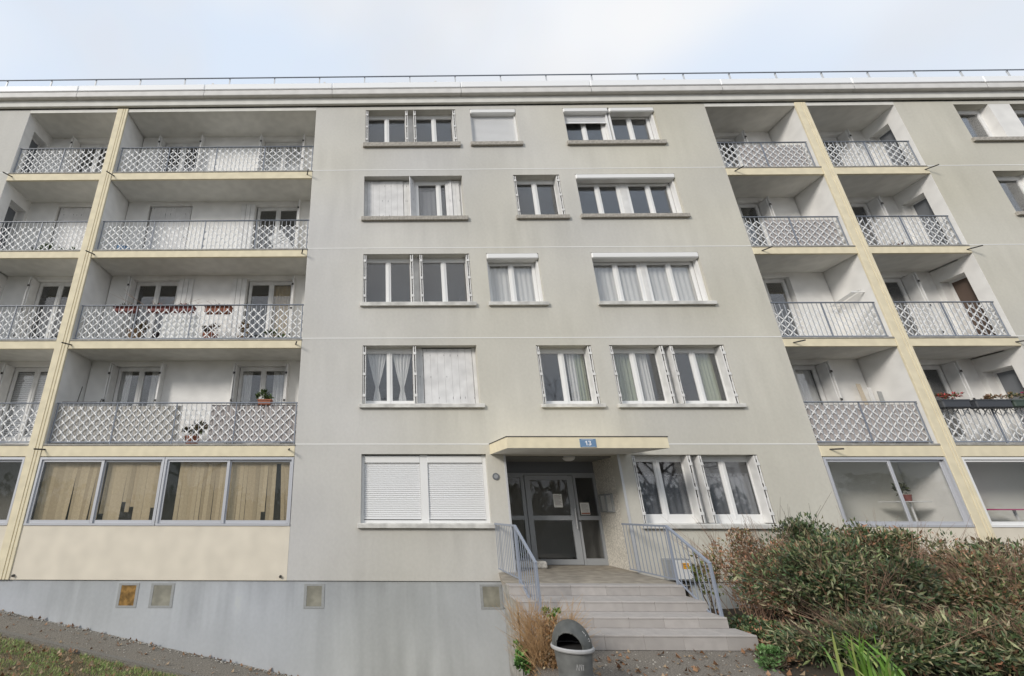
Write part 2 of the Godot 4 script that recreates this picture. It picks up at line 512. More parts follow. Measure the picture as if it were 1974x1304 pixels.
func curtain(win: Node, a: float, b: float, y0: float, y1: float, z: float, folds: float, amp: float, m: Material, tie := -1.0) -> void:
	var s := newst()
	var nx := int(folds * 8.0)
	var ny := 1 if tie < 0.0 else 14
	var c := (a + b) * 0.5
	var hw := (b - a) * 0.5
	var P := func(i: int, j: int) -> Vector3:
		var u := i / float(nx) * 2.0 - 1.0
		var y := lerpf(y0, y1, j / float(ny))
		var w := hw
		if tie >= 0.0:
			if y > tie: w = lerpf(0.035, hw, pow((y - tie) / (y1 - tie), 0.85))
			else: w = 0.035 + 0.06 * minf(1.0, (tie - y) * 4.0)
		return Vector3(c + u * w, y, z + amp * (w / hw if tie >= 0.0 else 1.0) * sin((u + 1.0) * folds * PI) + 0.3 * amp * sin((u + 0.3) * folds * 2.3))
	for i in nx:
		for j in ny:
			quadw(s, P.call(i, j), P.call(i + 1, j), P.call(i + 1, j + 1), P.call(i, j + 1), Vector3(0, 0, 1))
	s.generate_normals()
	obj("curtain", s, m, win)

func roller_slats(win: Node, a: float, b: float, y0: float, y1: float, z: float, m: Material) -> void:
	var s := newst()
	var h := 0.047
	var y := y1
	while y > y0 + 0.002:
		var yb := maxf(y - h, y0)
		var p := [Vector2(z - 0.016, y), Vector2(z - 0.002, y - 0.010), Vector2(z, (y + yb) * 0.5), Vector2(z - 0.003, yb + 0.009), Vector2(z - 0.016, yb)]
		for k in 4:
			if p[k + 1].y >= p[k].y: continue
			quadw(s, Vector3(a, p[k].y, p[k].x), Vector3(b, p[k].y, p[k].x), Vector3(b, p[k + 1].y, p[k + 1].x), Vector3(a, p[k + 1].y, p[k + 1].x), Vector3(0, 0, 1))
		y -= h
	box(s, Vector3(a, y0 - 0.05, z - 0.02), Vector3(b, y0, z + 0.004))
	stuff(obj("roller_slats", s, m, win))

func roller_box(win: Node, a: float, b: float, y1: float, m: Material) -> void:
	bx("roller_box", Vector3(a, y1 - 0.185, -0.235), Vector3(b, y1 - 0.004, 0.022), m, win, 0.03)

func guides(win: Node, a: float, b: float, y0: float, y1: float, m: Material) -> void:
	for x in [a + 0.003, b - 0.053]:
		bx("guide_rail", Vector3(x, y0 + 0.004, -0.235), Vector3(x + 0.05, y1 - 0.188, -0.09), m, win)

# front windows: [x0, x1, sill underside, sill top, lintel]
func opening_sill(win: Node, w: Array, m: Material) -> void:
	var s := newst()
	bbox(s, Vector3(w[0] - 0.07, w[2], 0.001), Vector3(w[1] + 0.08, w[3], 0.080), 0.008)
	box(s, Vector3(w[0] + 0.001, w[3] - 0.03, -0.30), Vector3(w[1] - 0.001, w[3] + 0.012, 0.0))
	obj("sill", s, m, win)

const WIN := {
	"5A": [-0.51, 2.40, 10.70, 10.86, 12.27], "5B": [2.87, 4.35, 10.72, 10.86, 12.26], "5C": [5.88, 8.80, 10.72, 10.87, 12.275],
	"4A": [-0.53, 2.45, 7.965, 8.10, 9.60], "4B": [4.00, 5.40, 7.99, 8.115, 9.61], "4C": [5.88, 8.87, 8.01, 8.135, 9.62],
	"3A": [-0.525, 2.475, 5.215, 5.33, 6.865], "3B": [2.955, 4.425, 5.22, 5.325, 6.865], "3C": [5.91, 8.91, 5.22, 5.325, 6.873],
	"2A": [-0.51, 2.47, 2.43, 2.53, 4.10], "2B": [4.025, 5.46, 2.43, 2.52, 4.09], "2C": [5.925, 8.90, 2.425, 2.52, 4.09],
	"1A": [-0.51, 2.49, -0.345, -0.25, 1.31], "1C": [5.95, 8.95, -0.345, -0.25, 1.295],
	"5R": [18.36, 21.3, 10.72, 10.86, 12.27], "4R": [18.36, 21.3, 8.0, 8.12, 9.62], "3R": [18.36, 21.3, 5.22, 5.33, 6.87], "2R": [18.36, 21.3, 2.43, 2.52, 4.09], "1R": [18.36, 21.3, -0.345, -0.25, 1.3],
}

func hole(k: String) -> Array:
	var w: Array = WIN[k]
	return [w[0], w[1], w[3] - 0.02, w[4]]

func center_post(win: Node, c: float, w: Array, hw := 0.085) -> void:
	bx("post", Vector3(c - hw, w[3] + 0.012, -0.31), Vector3(c + hw, w[4], -0.235), M["white_old"], win)

func front_windows() -> void:
	var Z := -0.25
	for k in WIN:
		var w: Array = WIN[k]
		var win := node("window", bld)
		var y0: float = w[3] + 0.012
		var y1: float = w[4]
		var c: float = (w[0] + w[1]) * 0.5
		opening_sill(win, w, M["sill_dirty"] if k[0] in ["5", "4"] else M["sill"])
		match k:
			"5A", "3A", "2C", "1C":
				center_post(win, c, w)
				for u in [[w[0], c - 0.085], [c + 0.085, w[1]]]:
					casement(win, u[0], u[1], y0, y1, Z, M["white"], 0.20 if k == "1C" else 0.13, 0.13)
					folded(win, u[0], 1.0, y0, y1, M["white_old"], 0.0 if k[0] == "1" else -0.012)
					folded(win, u[1], -1.0, y0, y1, M["white_old"], 0.0 if k[0] == "1" else -0.012)
				if k == "2C":
					curtain(win, w[0] + 0.1, c - 0.75, y0, y1 - 0.1, -0.42, 6.0, 0.03, M["green_curtain"])
					curtain(win, c - 0.62, c - 0.34, y0, y1 - 0.1, -0.42, 3.0, 0.03, M["curtain"])
					curtain(win, w[1] - 0.50, w[1] - 0.12, y0, y1 - 0.1, -0.42, 4.0, 0.03, M["green_curtain"])
					curtain(win, w[1] - 0.66, w[1] - 0.50, y0, y1 - 0.1, -0.41, 2.0, 0.03, M["curtain"])
				if k == "1C":
					for u in [[w[0] + 0.1, c - 0.13], [c + 0.13, w[1] - 0.1]]:
						curtain(win, u[0], u[1], y0 + 0.1, y1 - 0.46, -0.345, 9.0, 0.012, M["cafe_curtain"])
						var s := newst()
						box(s, Vector3(u[0], y1 - 0.425, -0.35), Vector3(u[1], y1 - 0.412, -0.338))
						for q in 14:
							var x := lerpf(u[0], u[1], (q + 0.5) / 14.0)
							box(s, Vector3(x - 0.022, y1 - 0.462, -0.35), Vector3(x + 0.022, y1 - 0.423, -0.347))
						obj("curtain_rod", s, M["cafe_curtain"], win)
			"3C", "4C", "5C":
				center_post(win, c, w, 0.06 if k == "3C" else 0.10)
				var hw := 0.06 if k == "3C" else 0.10
				var us := [[w[0] + 0.05, c - hw], [c + hw, w[1] - 0.05]]
				for q in 2:
					var u: Array = us[q]
					casement(win, u[0], u[1], y0, y1, Z, M["white"], 0.12, 0.24 if k != "5C" else 0.20)
					if k == "3C": curtain(win, u[0] + 0.05, u[1] - 0.05, y0, y1 - 0.1, -0.37, 9.0, 0.011, M["curtain"])
				if k == "5C":
					roller_box(win, w[0] + 0.004, c - 0.02, y1, M["white"])
					roller_box(win, c + 0.02, w[1] - 0.004, y1, M["white"])
					guides(win, w[0], c - 0.02, y0, y1, M["white"])
					guides(win, c + 0.02, w[1], y0, y1, M["white"])
					roller_slats(win, w[0] + 0.05, c - 0.06, y1 - 0.46, y1 - 0.186, -0.14, M["roller"])
				else:
					roller_box(win, w[0] + 0.004, w[1] - 0.004, y1, M["white"])
					guides(win, w[0], w[1], y0, y1, M["white"])
			"5B":
				casement(win, w[0] + 0.05, w[1] - 0.05, y0, y1, Z, M["white"])
				roller_box(win, w[0] + 0.004, w[1] - 0.004, y1, M["white"])
				guides(win, w[0], w[1], y0, y1, M["white"])
				roller_slats(win, w[0] + 0.055, w[1] - 0.055, y0 + 0.06, y1 - 0.186, -0.14, M["roller"])
			"3B":
				casement(win, w[0] + 0.05, w[1] - 0.05, y0, y1, Z, M["white"], 0.12, 0.24)
				roller_box(win, w[0] + 0.004, w[1] - 0.004, y1, M["white"])
				guides(win, w[0], w[1], y0, y1, M["white"])
				curtain(win, w[0] + 0.12, w[1] - 0.1, y0, y1 - 0.1, -0.37, 9.0, 0.011, M["curtain"])
			"4B", "2B":
				casement(win, w[0], w[1], y0, y1, Z, M["white"])
				folded(win, w[0], 1.0, y0, y1, M["white_old"])
				folded(win, w[1], -1.0, y0, y1, M["white_old"])
				if k == "2B":
					curtain(win, w[1] - 0.55, w[1] - 0.30, y0, y1 - 0.1, -0.38, 3.0, 0.03, M["curtain"])
					curtain(win, w[1] - 0.32, w[1] - 0.08, y0, y1 - 0.1, -0.40, 3.0, 0.03, M["green_curtain"])
					curtain(win, w[0] + 0.1, w[0] + 0.24, y0, y1 - 0.1, -0.40, 2.0, 0.02, M["curtain"])
			"4A":
				center_post(win, c, w)
				boards(win, w[0] + 0.09, c - 0.30, y0, y1 - 0.03, -0.20, 6, M["white_peel"])
				boards(win, c - 0.29, c - 0.085, y0, y1 - 0.03, -0.215, 2, M["white_old"])
				bx("side_jamb", Vector3(w[0] + 0.002, y0, -0.25), Vector3(w[0] + 0.085, y1 - 0.01, -0.205), M["white_old"], win)
				casement(win, c + 0.085, w[1], y0, y1, Z, M["white"])
				# a leaf that stands out from the middle post, turned towards the window
				var t := Transform3D(Basis(Vector3.UP, deg_to_rad(56.0)), Vector3(c - 0.10, 0, 0.0))
				boards(win, 0.0, 0.32, y0, y1 - 0.01, 0.0, 2, M["white_peel"], t)
				boards(win, w[1] - 0.30, w[1] - 0.075, y0, y1 - 0.03, -0.20, 2, M["white_old"])
				var t2 := Transform3D(Basis(Vector3.UP, deg_to_rad(-18.0)), Vector3(w[1] - 0.50, 0, -0.235))
				boards(win, 0.0, 0.20, y0, y1 - 0.03, 0.0, 2, M["white_peel"], t2)
				curtain(win, c + 0.2, w[1] - 0.1, y0, y1 - 0.25, -0.42, 8.0, 0.012, M["cafe_curtain"])
			"2A":
				center_post(win, c, w)
				casement(win, w[0], c - 0.085, y0, y1, Z, M["white"])
				folded(win, w[0], 1.0, y0, y1, M["white_old"])
				folded(win, c - 0.085, -1.0, y0, y1, M["white_old"])
				var g: float = (w[0] + c - 0.085) * 0.5
				curtain(win, w[0] + 0.11, g - 0.07, y0, y1 - 0.1, -0.34, 5.0, 0.03, M["curtain"], 3.05)
				curtain(win, g + 0.07, c - 0.2, y0, y1 - 0.1, -0.34, 5.0, 0.03, M["curtain"], 3.02)
				boards(win, c - 0.075, c + 0.10, y0, y1 - 0.03, -0.215, 2, M["white_old"])
				boards(win, c + 0.11, w[1] - 0.10, y0, y1 - 0.03, -0.20, 7, M["white_peel"])
				bx("side_jamb", Vector3(w[1] - 0.09, y0, -0.25), Vector3(w[1] - 0.002, y1 - 0.01, -0.205), M["white_old"], win)
			"1A":
				var s := newst()
				box(s, Vector3(w[0] + 0.002, y0, -0.25), Vector3(w[0] + 0.075, y1 - 0.02, -0.10))
				box(s, Vector3(w[1] - 0.085, y0, -0.25), Vector3(w[1] - 0.002, y1 - 0.02, -0.10))
				box(s, Vector3(c - 0.09, y0, -0.25), Vector3(c + 0.09, y1 - 0.02, -0.09))
				for u in [[w[0] + 0.075, c - 0.09], [c + 0.09, w[1] - 0.085]]:
					bbox(s, Vector3(u[0], y1 - 0.20, -0.25), Vector3(u[1], y1 - 0.03, -0.085), 0.01)
					box(s, Vector3(u[0], y0, -0.25), Vector3(u[1], y0 + 0.06, -0.105))
				obj("shutter_frame", s, M["white"], win)
				for u in [[w[0] + 0.078, c - 0.093], [c + 0.093, w[1] - 0.088]]:
					roller_slats(win, u[0], u[1], y0 + 0.13, y1 - 0.203, -0.12, M["roller"])
			_:
				var hw := 0.34
				bx("pier", Vector3(c - hw - 0.03, y0, -0.25), Vector3(c + hw - 0.03, y1 - 0.002, -0.003), M["loggia"], win)
				for u in [[w[0], c - hw - 0.03], [c + hw - 0.03, w[1]]]:
					casement(win, u[0], u[1], y0, y1, Z, M["white"], 0.12, 0.13, true)

# ---------------------------------------------------------------- loggias
func railing(x0: float, x1: float, f: float, seed_: int, ttop: float, phase: float) -> Node3D:
	var r := node("balcony_railing", bld)
	var z := -0.10
	rng.seed = seed_
	var s := newst()
	bbox(s, Vector3(x0 + 0.01, f + 1.036, z - 0.026), Vector3(x1 - 0.01, f + 1.065, z + 0.026), 0.008)
	box(s, Vector3(x0 + 0.01, f + 0.06, z - 0.012), Vector3(x1 - 0.01, f + 0.085, z + 0.012))
	obj("top_rail", s, M["rail_paint"], r)
	var n := int(round((x1 - x0) / 1.55))
	for k in n + 1:
		var x := lerpf(x0 + 0.05, x1 - 0.05, k / float(n))
		bx("rail_post", Vector3(x - 0.012, f + 0.002, z - 0.014), Vector3(x + 0.012, f + 1.035, z + 0.014), M["rail_paint"], r)
	var b := newst()
	var m := int((x1 - x0) / 0.125)
	for k in m:
		var x := lerpf(x0, x1, (k + 0.5) / m)
		box(b, Vector3(x - 0.006, f + 0.085, z - 0.006), Vector3(x + 0.006, f + 1.03, z + 0.006))
	stuff(obj("balusters", b, M["baluster"], r))
	# diagonal trellis behind the bars
	var t := newst()
	var y0 := f + 0.075
	var y1 := f + ttop
	var hgt := y1 - y0
	var step := 0.243
	var hw := 0.0125
	for dirn in [1, -1]:
		var k := -int(hgt / step) - 2
		while true:
			var xs: float = x0 + phase + k * step
			k += 1
			if xs > x1 + hgt + step: break
			# from (xs, y0) going up along +-45 degrees
			var a := Vector2(xs, y0)
			var e := Vector2(xs + dirn * hgt, y1)
			if dirn == -1 and xs > x1 + hgt: break
			var lo := x0 + 0.02
			var hi := x1 - 0.02
			var ta := 0.0
			var tb := 1.0
			var dx := e.x - a.x
			var t0 := (lo - a.x) / dx
			var t1 := (hi - a.x) / dx
			ta = maxf(ta, minf(t0, t1)); tb = minf(tb, maxf(t0, t1))
			if tb - ta < 0.03: continue
			if rng.randf() < 0.05: tb = lerpf(ta, tb, 0.75)
			var p := a.lerp(e, ta)
			var q := a.lerp(e, tb)
			var along := (q - p).normalized()
			var side := Vector2(-along.y, along.x) * (hw + rng.randf_range(-0.001, 0.002))
			var za := z - 0.018 - (0.008 if dirn == 1 else 0.0)
			var zz := za - 0.007
			var c := [p + side, q + side, q - side, p - side]
			for w in [[za, 1.0], [zz, -1.0]]:
				quadw(t, Vector3(c[0].x, c[0].y, w[0]), Vector3(c[1].x, c[1].y, w[0]), Vector3(c[2].x, c[2].y, w[0]), Vector3(c[3].x, c[3].y, w[0]), Vector3(0, 0, w[1]))
			for w in [[0, 1, 1.0], [3, 2, -1.0]]:
				quadw(t, Vector3(c[w[0]].x, c[w[0]].y, za), Vector3(c[w[1]].x, c[w[1]].y, za), Vector3(c[w[1]].x, c[w[1]].y, zz), Vector3(c[w[0]].x, c[w[0]].y, zz), Vector3(side.x * w[2], side.y * w[2], 0))
	stuff(obj("trellis", t, M["trellis"], r))
	return r

func screen(r: Node, a: float, b: float, y0: float, y1: float, m: Material) -> void:
	var s := newst()
	var n := int((b - a) / 0.035)
	for k in n:
		var x := lerpf(a, b, k / float(n))
		box(s, Vector3(x, y0, -0.165 + rng.randf_range(-0.004, 0.0)), Vector3(x + (b - a) / n * 0.94, y1 - rng.randf() * 0.012, -0.155))
	stuff(obj("reed_screen", s, m, r))

# french window in the loggia's back wall
func french(a: float, b: float, f: float, top: float, left: String, right: String, cur: String) -> void:
	var w := node("french_window", bld)
	casement(w, a + 0.04, b - 0.04, f + 0.06, top - 0.01, ZB - 0.13, M["white_old"], 0.30, 0.10)
	bx("threshold", Vector3(a + 0.002, f + 0.003, ZB - 0.2), Vector3(b - 0.002, f + 0.057, ZB + 0.02), M["concrete"], w)
	for side in [[a, left, 1.0], [b, right, -1.0]]:
		var x: float = side[0]
		var sg: float = side[2]
		match side[1]:
			"fold":
				var s := newst()
				var d := newst()
				bbox(s, Vector3(x - sg * 0.04, f + 0.07, ZB + 0.003), Vector3(x - sg * 0.005, top + 0.02, ZB + 0.24), 0.006)
				bbox(s, Vector3(x + sg * 0.005, f + 0.07, ZB - 0.12), Vector3(x + sg * 0.035, top - 0.02, ZB + 0.20), 0.006)
				for q in [0.2, 0.55, 0.88]:
					var y := lerpf(f, top, q)
					box(d, Vector3(x - sg * 0.03, y - 0.03, ZB + 0.24), Vector3(x + sg * 0.03, y + 0.03, ZB + 0.248))
				obj2("folded_shutter", s, M["white_old"], d, M["iron"], w)
			"wide":
				var s := newst()
				for q in 3:
					bbox(s, Vector3(x - sg * (0.004 + q * 0.15), f + 0.07, ZB + 0.012), Vector3(x - sg * (0.146 + q * 0.15), top + 0.02, ZB + 0.04), 0.006)
				obj("open_shutter", s, M["white_old"], w)
			"closed":
				boards(w, minf(x + sg * 0.05, (a + b) * 0.5), maxf(x + sg * 0.05, (a + b) * 0.5), f + 0.07, top - 0.02, ZB - 0.06, 4, M["white_peel"])
	match cur:
		"white": curtain(w, a + 0.1, b - 0.1, f + 0.3, top - 0.1, ZB - 0.25, 8.0, 0.03, M["curtain"])
		"part":
			curtain(w, a + 0.1, a + 0.38, f + 0.3, top - 0.1, ZB - 0.25, 3.0, 0.03, M["curtain"])
			curtain(w, b - 0.45, b - 0.1, f + 0.3, top - 0.1, ZB - 0.25, 3.0, 0.03, M["curtain"])
		"tan": curtain(w, (a + b) * 0.5, b - 0.1, f + 0.3, top - 0.1, ZB - 0.25, 6.0, 0.012, M["blind"])
		"blind":
			var s := newst()
			var y := top - 0.12
			while y > f + 0.3:
				box(s, Vector3(a + 0.1, y - 0.05, ZB - 0.24), Vector3(b - 0.1, y - 0.008, ZB - 0.235))
				y -= 0.055
			stuff(obj("slatted_blind", s, M["roller"], w))

# side walls, slabs, back walls of a loggia column
func loggia(x0: float, x1: float, doors: Array, niche := 0) -> void:
	for k in range(1, 5):
		var f: float = FLO[k]
		var top: float = SOFF[k]
		# slab: body, ceiling face, fascia
		var under: float = SOFF[k - 1]
		bx("balcony_slab", Vector3(x0, under, ZB + 0.002), Vector3(x1, f, -0.055), M["soffit"], bld)
		bx("fascia", Vector3(x0 + 0.001, under - 0.008, -0.052), Vector3(x1 - 0.001, f - 0.035, 0.012), M["cream"], bld, 0.006)
		bx("slab_edge", Vector3(x0 + 0.002, f - 0.033, -0.054), Vector3(x1 - 0.002, f + 0.012, 0.026), M["concrete"], bld, 0.006)
	bx("balcony_slab", Vector3(x0, SOFF[4], ZB + 0.002), Vector3(x1, 12.405, -0.052), M["soffit"], bld)
	bx("lintel_band", Vector3(x0 + 0.001, SOFF[4] - 0.004, -0.05), Vector3(x1 - 0.001, 12.406, 0.002), M["roof_band"], bld)
	var holes := []
	for k in range(1, 5):
		for d in doors:
			holes.append([d[0], d[1], FLO[k] + 0.002, SOFF[k] - 0.14])
	wall("loggia_wall", x0, x1, 1.26, 12.40, ZB, 0.22, holes, M["loggia"])
	bx("loggia_wall", Vector3(x0, -1.42, -1.32), Vector3(x1, 1.258, ZB), M["dim_room"] if x0 < 0.0 else M["pale_room"], bld)
	bx("loggia_floor", Vector3(x0, -1.42, -1.1), Vector3(x1, -1.24, -0.10), M["concrete"], bld)
	bx("slab_soffit", Vector3(x0 + 0.001, 1.245, ZB + 0.003), Vector3(x1 - 0.001, 1.258, -0.06), M["dim_room"] if x0 < 0.0 else M["pale_room"], bld)

func spout(x: float, y: float, ang: float) -> void:
	var s := newst()
	tube(s, Vector3(x, y, -0.05), Vector3(x + sin(ang) * 0.25, y - 0.02, 0.25), 0.018, 0.018, 8)
	obj("drain_spout", s, M["iron"], bld)

# aluminium glazing that closes a ground floor loggia
func glazing(x0: float, x1: float, cuts: Array, m: Material, gl: String) -> Node3D:
	var g := node("loggia_glazing", bld)
	var y0 := -0.30
	var y1 := 1.235
	var s := newst()
	box(s, Vector3(x0, y1 - 0.055, -0.11), Vector3(x1, y1, 0.012))
	box(s, Vector3(x0, y0, -0.11), Vector3(x1, y0 + 0.045, 0.022))
	box(s, Vector3(x0, y0 + 0.045, -0.11), Vector3(x0 + 0.05, y1 - 0.055, 0.012))
	box(s, Vector3(x1 - 0.05, y0 + 0.045, -0.11), Vector3(x1, y1 - 0.055, 0.012))
	obj("frame", s, m, g)
	for k in cuts.size() - 1:
		var a: float = cuts[k]
		var b: float = cuts[k + 1]
		var z := -0.02 if k % 2 == 0 else -0.055
		var p := newst()
		var t := 0.05
		var ya := y0 + 0.047
		var yb := y1 - 0.057
		var ov := 0.02
		bbox(p, Vector3(a - ov, ya, z - 0.03), Vector3(a + t, yb, z), 0.004)
		bbox(p, Vector3(b - t, ya, z - 0.03), Vector3(b + ov, yb, z), 0.004)
		box(p, Vector3(a + t, ya, z - 0.03), Vector3(b - t, ya + 0.07, z))
		box(p, Vector3(a + t, yb - 0.05, z - 0.03), Vector3(b - t, yb, z))
		obj("sliding_sash", p, m, g)
		bx("pane", Vector3(a + t, ya + 0.07, z - 0.018), Vector3(b - t, yb - 0.05, z - 0.013), M[gl], g)
	return g

func rooms() -> void:
	# interior: floors, partitions, rear wall, so that every window looks into a closed dim room
	var ys := [-1.42, 1.27, 4.06, 6.82, 9.56, 12.40]
	for k in 6:
		var y: float = ys[k]
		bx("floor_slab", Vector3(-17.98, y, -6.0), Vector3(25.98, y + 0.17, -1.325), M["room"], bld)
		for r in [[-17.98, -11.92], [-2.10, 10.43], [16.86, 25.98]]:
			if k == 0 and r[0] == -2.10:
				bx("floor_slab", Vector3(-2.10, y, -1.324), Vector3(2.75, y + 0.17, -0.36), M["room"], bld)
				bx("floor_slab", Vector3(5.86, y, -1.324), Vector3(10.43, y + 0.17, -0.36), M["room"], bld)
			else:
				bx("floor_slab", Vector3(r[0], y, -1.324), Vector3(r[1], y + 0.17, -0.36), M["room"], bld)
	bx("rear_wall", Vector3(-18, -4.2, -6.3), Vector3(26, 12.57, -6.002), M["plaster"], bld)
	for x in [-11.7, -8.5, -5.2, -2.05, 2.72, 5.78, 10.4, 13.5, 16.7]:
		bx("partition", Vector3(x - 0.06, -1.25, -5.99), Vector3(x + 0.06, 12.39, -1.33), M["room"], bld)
	for x in [2.68, 5.78]:
		for k in range(1, 5):
			bx("partition", Vector3(x - 0.03, ys[k] + 0.172, -1.32), Vector3(x + 0.03, ys[k + 1] - 0.002, -0.40), M["room"], bld)

func building() -> void:
	bld = Node3D.new()
	put(bld, "apartment_building", self)
	tag(bld, "long five storey apartment block in grey beige render with cream balcony edges", "building")
	var P: Material = M["facade"]
	facade_uv = true
	# ---- central wall, one panel per storey
	var rows := [["5", 9.845, 12.405], ["4", 7.07, 9.825], ["3", 4.315, 7.05], ["2", 1.555, 4.295], ["1", -1.42, 1.535]]
	for r in rows:
		var hs := []
		for k in ["A", "B", "C"]:
			if WIN.has(r[0] + k): hs.append(hole(r[0] + k))
		if r[0] == "1":
			hs.append([2.93, 5.64, -1.42, 1.30])
		wall("facade_wall", -2.13, 10.46, r[1], r[2], 0.0, 0.35, hs, P)
		var hr := [hole(r[0] + "R")]
		wall("facade_wall", 16.50, 26.0, r[1], r[2], 0.0, 0.35, hr, P)
		wall("facade_wall", -18.0, -11.58, r[1], r[2], 0.0, 0.35, [], P)
	facade_uv = false
	for y in [1.535, 4.295, 7.05, 9.825]:
		for r in [[-2.13, 10.46], [16.5, 26.0], [-18.0, -11.58]]:
			bx("floor_joint", Vector3(r[0], y - 0.002, -0.34), Vector3(r[1], y + 0.022, 0.004), M["joint"], bld)
	# ends
	bx("gable_wall", Vector3(-18.3, -4.2, -6.0), Vector3(-18.002, 12.57, 0.0), M["plaster"], bld)
	bx("gable_wall", Vector3(26.002, -4.2, -6.0), Vector3(26.3, 12.57, 0.0), M["plaster"], bld)
	# ---- loggia cross walls
	for x in [-8.5, 13.515]:
		bx("cross_wall", Vector3(x - 0.15, -1.42, -1.32), Vector3(x + 0.15, 12.405, -0.03), M["loggia"], bld)
		var s := newst()
		bbox(s, Vector3(x - 0.175, -1.42, -0.02), Vector3(x + 0.01, 12.405, 0.03), 0.006)
		bbox(s, Vector3(x + 0.025, -1.42, -0.02), Vector3(x + 0.085, 12.405, 0.03), 0.006)
		bbox(s, Vector3(x + 0.10, -1.42, -0.02), Vector3(x + 0.175, 12.405, 0.03), 0.006)
		box(s, Vector3(x - 0.17, -1.419, -0.028), Vector3(x + 0.17, 12.403, 0.012))
		obj("pillar", s, M["cream"], bld)
	for x in [-2.13, 10.46, -11.58]:
		var sg := -1.0 if x == -2.13 else 1.0
		if x == -11.58: sg = -1.0
		if x == -2.13: bx("cross_wall", Vector3(x, -1.42, -1.32), Vector3(x + 0.3, 12.405, -0.352), M["loggia"], bld)
		elif x == 10.46: bx("cross_wall", Vector3(x - 0.3, -1.42, -1.32), Vector3(x, 12.405, -0.352), M["loggia"], bld)
	# walls beside the outer loggias, with a recessed side door on every floor
	for q in [[-11.58, -1.0], [16.50, 1.0]]:
		var x: float = q[0]
		var sg: float = q[1]
		for k in range(0, 5):
			var f: float = FLO[k]
			var y1: float = SOFF[k]
			var s := newst()
			var za := -0.98
			var zb := -0.36
			var yt := y1 - 0.42
			var x2 := x + sg * 0.34
			box(s, Vector3(x, f - 0.27, -1.32), Vector3(x2, y1 + (0.16 if k == 4 else 0.0), za))
			box(s, Vector3(x, yt, za), Vector3(x2, y1 + (0.16 if k == 4 else 0.0), -0.352))
			box(s, Vector3(x, f - 0.27, za), Vector3(x2, f, -0.352))
			obj("cross_wall", s, M["loggia"], bld)
			var w := node("side_door", bld)
			var fr := newst()
			var xd := x + sg * 0.26
			box(fr, Vector3(xd, f, za), Vector3(xd + sg * 0.05, yt, za + 0.06))
			box(fr, Vector3(xd, yt - 0.06, za + 0.06), Vector3(xd + sg * 0.05, yt, -0.36))
			obj("frame", fr, M["white_old"], w)
			bx("door_leaf", Vector3(xd + sg * 0.01, f + 0.01, za + 0.06), Vector3(xd + sg * 0.04, yt - 0.06, -0.36), M["brown_door"] if (k == 2 and sg > 0.0) else M["transom"], w)
		bx("wall_return", Vector3(x, -1.42, -0.351), Vector3(x - sg * 0.006, 12.404, -0.003), M["loggia"], bld)
	# ---- loggia columns
	loggia(-8.325, -2.13, [[-7.62, -6.20], [-4.12, -2.67]])
	loggia(-11.58, -8.675, [[-10.65, -9.25]])
	loggia(10.46, 13.34, [[10.90, 12.28]])
	loggia(13.69, 16.50, [[14.40, 15.77]])
	for k in range(1, 5):
		var f: float = FLO[k]
		var t: float = SOFF[k] - 0.14
		french(-7.62, -6.20, f, t, ["", "fold", "fold", "closed", "fold"][k], ["", "fold", "wide", "closed", "fold"][k], ["", "part", "", "", ""][k])
		french(-4.12, -2.67, f, t, ["", "fold", "wide", "wide", "fold"][k], ["", "fold", "fold", "fold", "fold"][k], ["", "part", "tan", "", "white"][k])
		french(-10.65, -9.25, f, t, ["", "fold", "fold", "closed", "fold"][k], ["", "", "", "closed", ""][k], ["", "blind", "", "", ""][k])
		french(10.90, 12.28, f, t, "fold", ["", "fold", "", "fold", "fold"][k], ["", "white", "", "", ""][k])
		french(14.40, 15.77, f, t, "", "fold", "")
		var tt := [0.0, 0.97, 0.95, 0.90, 0.98]
		var r1 := railing(-8.325, -2.13, f, 40 + k, tt[k], 0.03 * k)
		railing(-11.58, -8.675, f, 50 + k, tt[k], 0.05 * k)
		var r3 := railing(10.46, 13.34, f, 60 + k, [0.0, 0.97, 0.86, 0.93, 0.98][k], 0.04 * k)
		railing(13.69, 16.50, f, 70 + k, 0.98, 0.06 * k)
		if k == 1:
			screen(r1, -8.28, -5.1, f + 0.09, f + 1.0, M["reed"])
			screen(r1, -4.35, -2.16, f + 0.09, f + 1.02, M["reed_pink"])
			screen(r3, 10.5, 13.3, f + 0.09, f + 1.0, M["reed_pink"])
		if k == 4 or k == 3:
			screen(r3, 11.2, 13.2, f + 0.09, f + 0.99, M["reed_pink"])
		for x in [[-11.4, -0.55], [-8.22, -0.55], [-2.3, 0.35], [10.68, 0.5], [16.35, 0.8]]:
			if k == 1 and x[0] == -11.4: continue
			spout(x[0], f - 0.14 if k > 1 else f - 0.12, x[1])
	# ---- ground floor of the loggias
	for r in [[-11.58, -8.675], [-8.325, -2.13], [10.46, 13.34], [13.69, 16.5]]:
		bx("parapet_panel", Vector3(r[0], -1.42, -0.09), Vector3(r[1], -0.302, 0.004), M["cream_panel"], bld)
	var g1 := glazing(-8.31, -5.27, [-8.26, -6.76, -5.32], M["alu"], "glass_light")
	var g2 := glazing(-5.255, -2.14, [-5.20, -3.70, -2.19], M["alu"], "glass_light")
	glazing(-11.57, -8.69, [-11.5, -10.1, -8.74], M["alu"], "glass_light")
	glazing(10.47, 13.33, [10.52, 12.02, 13.28], M["alu"], "glass_light")
	glazing(13.70, 16.49, [13.75, 16.44], M["white"], "glass_light")
	# vertical blind slats hang behind the two left-hand frames
	rng.seed = 77
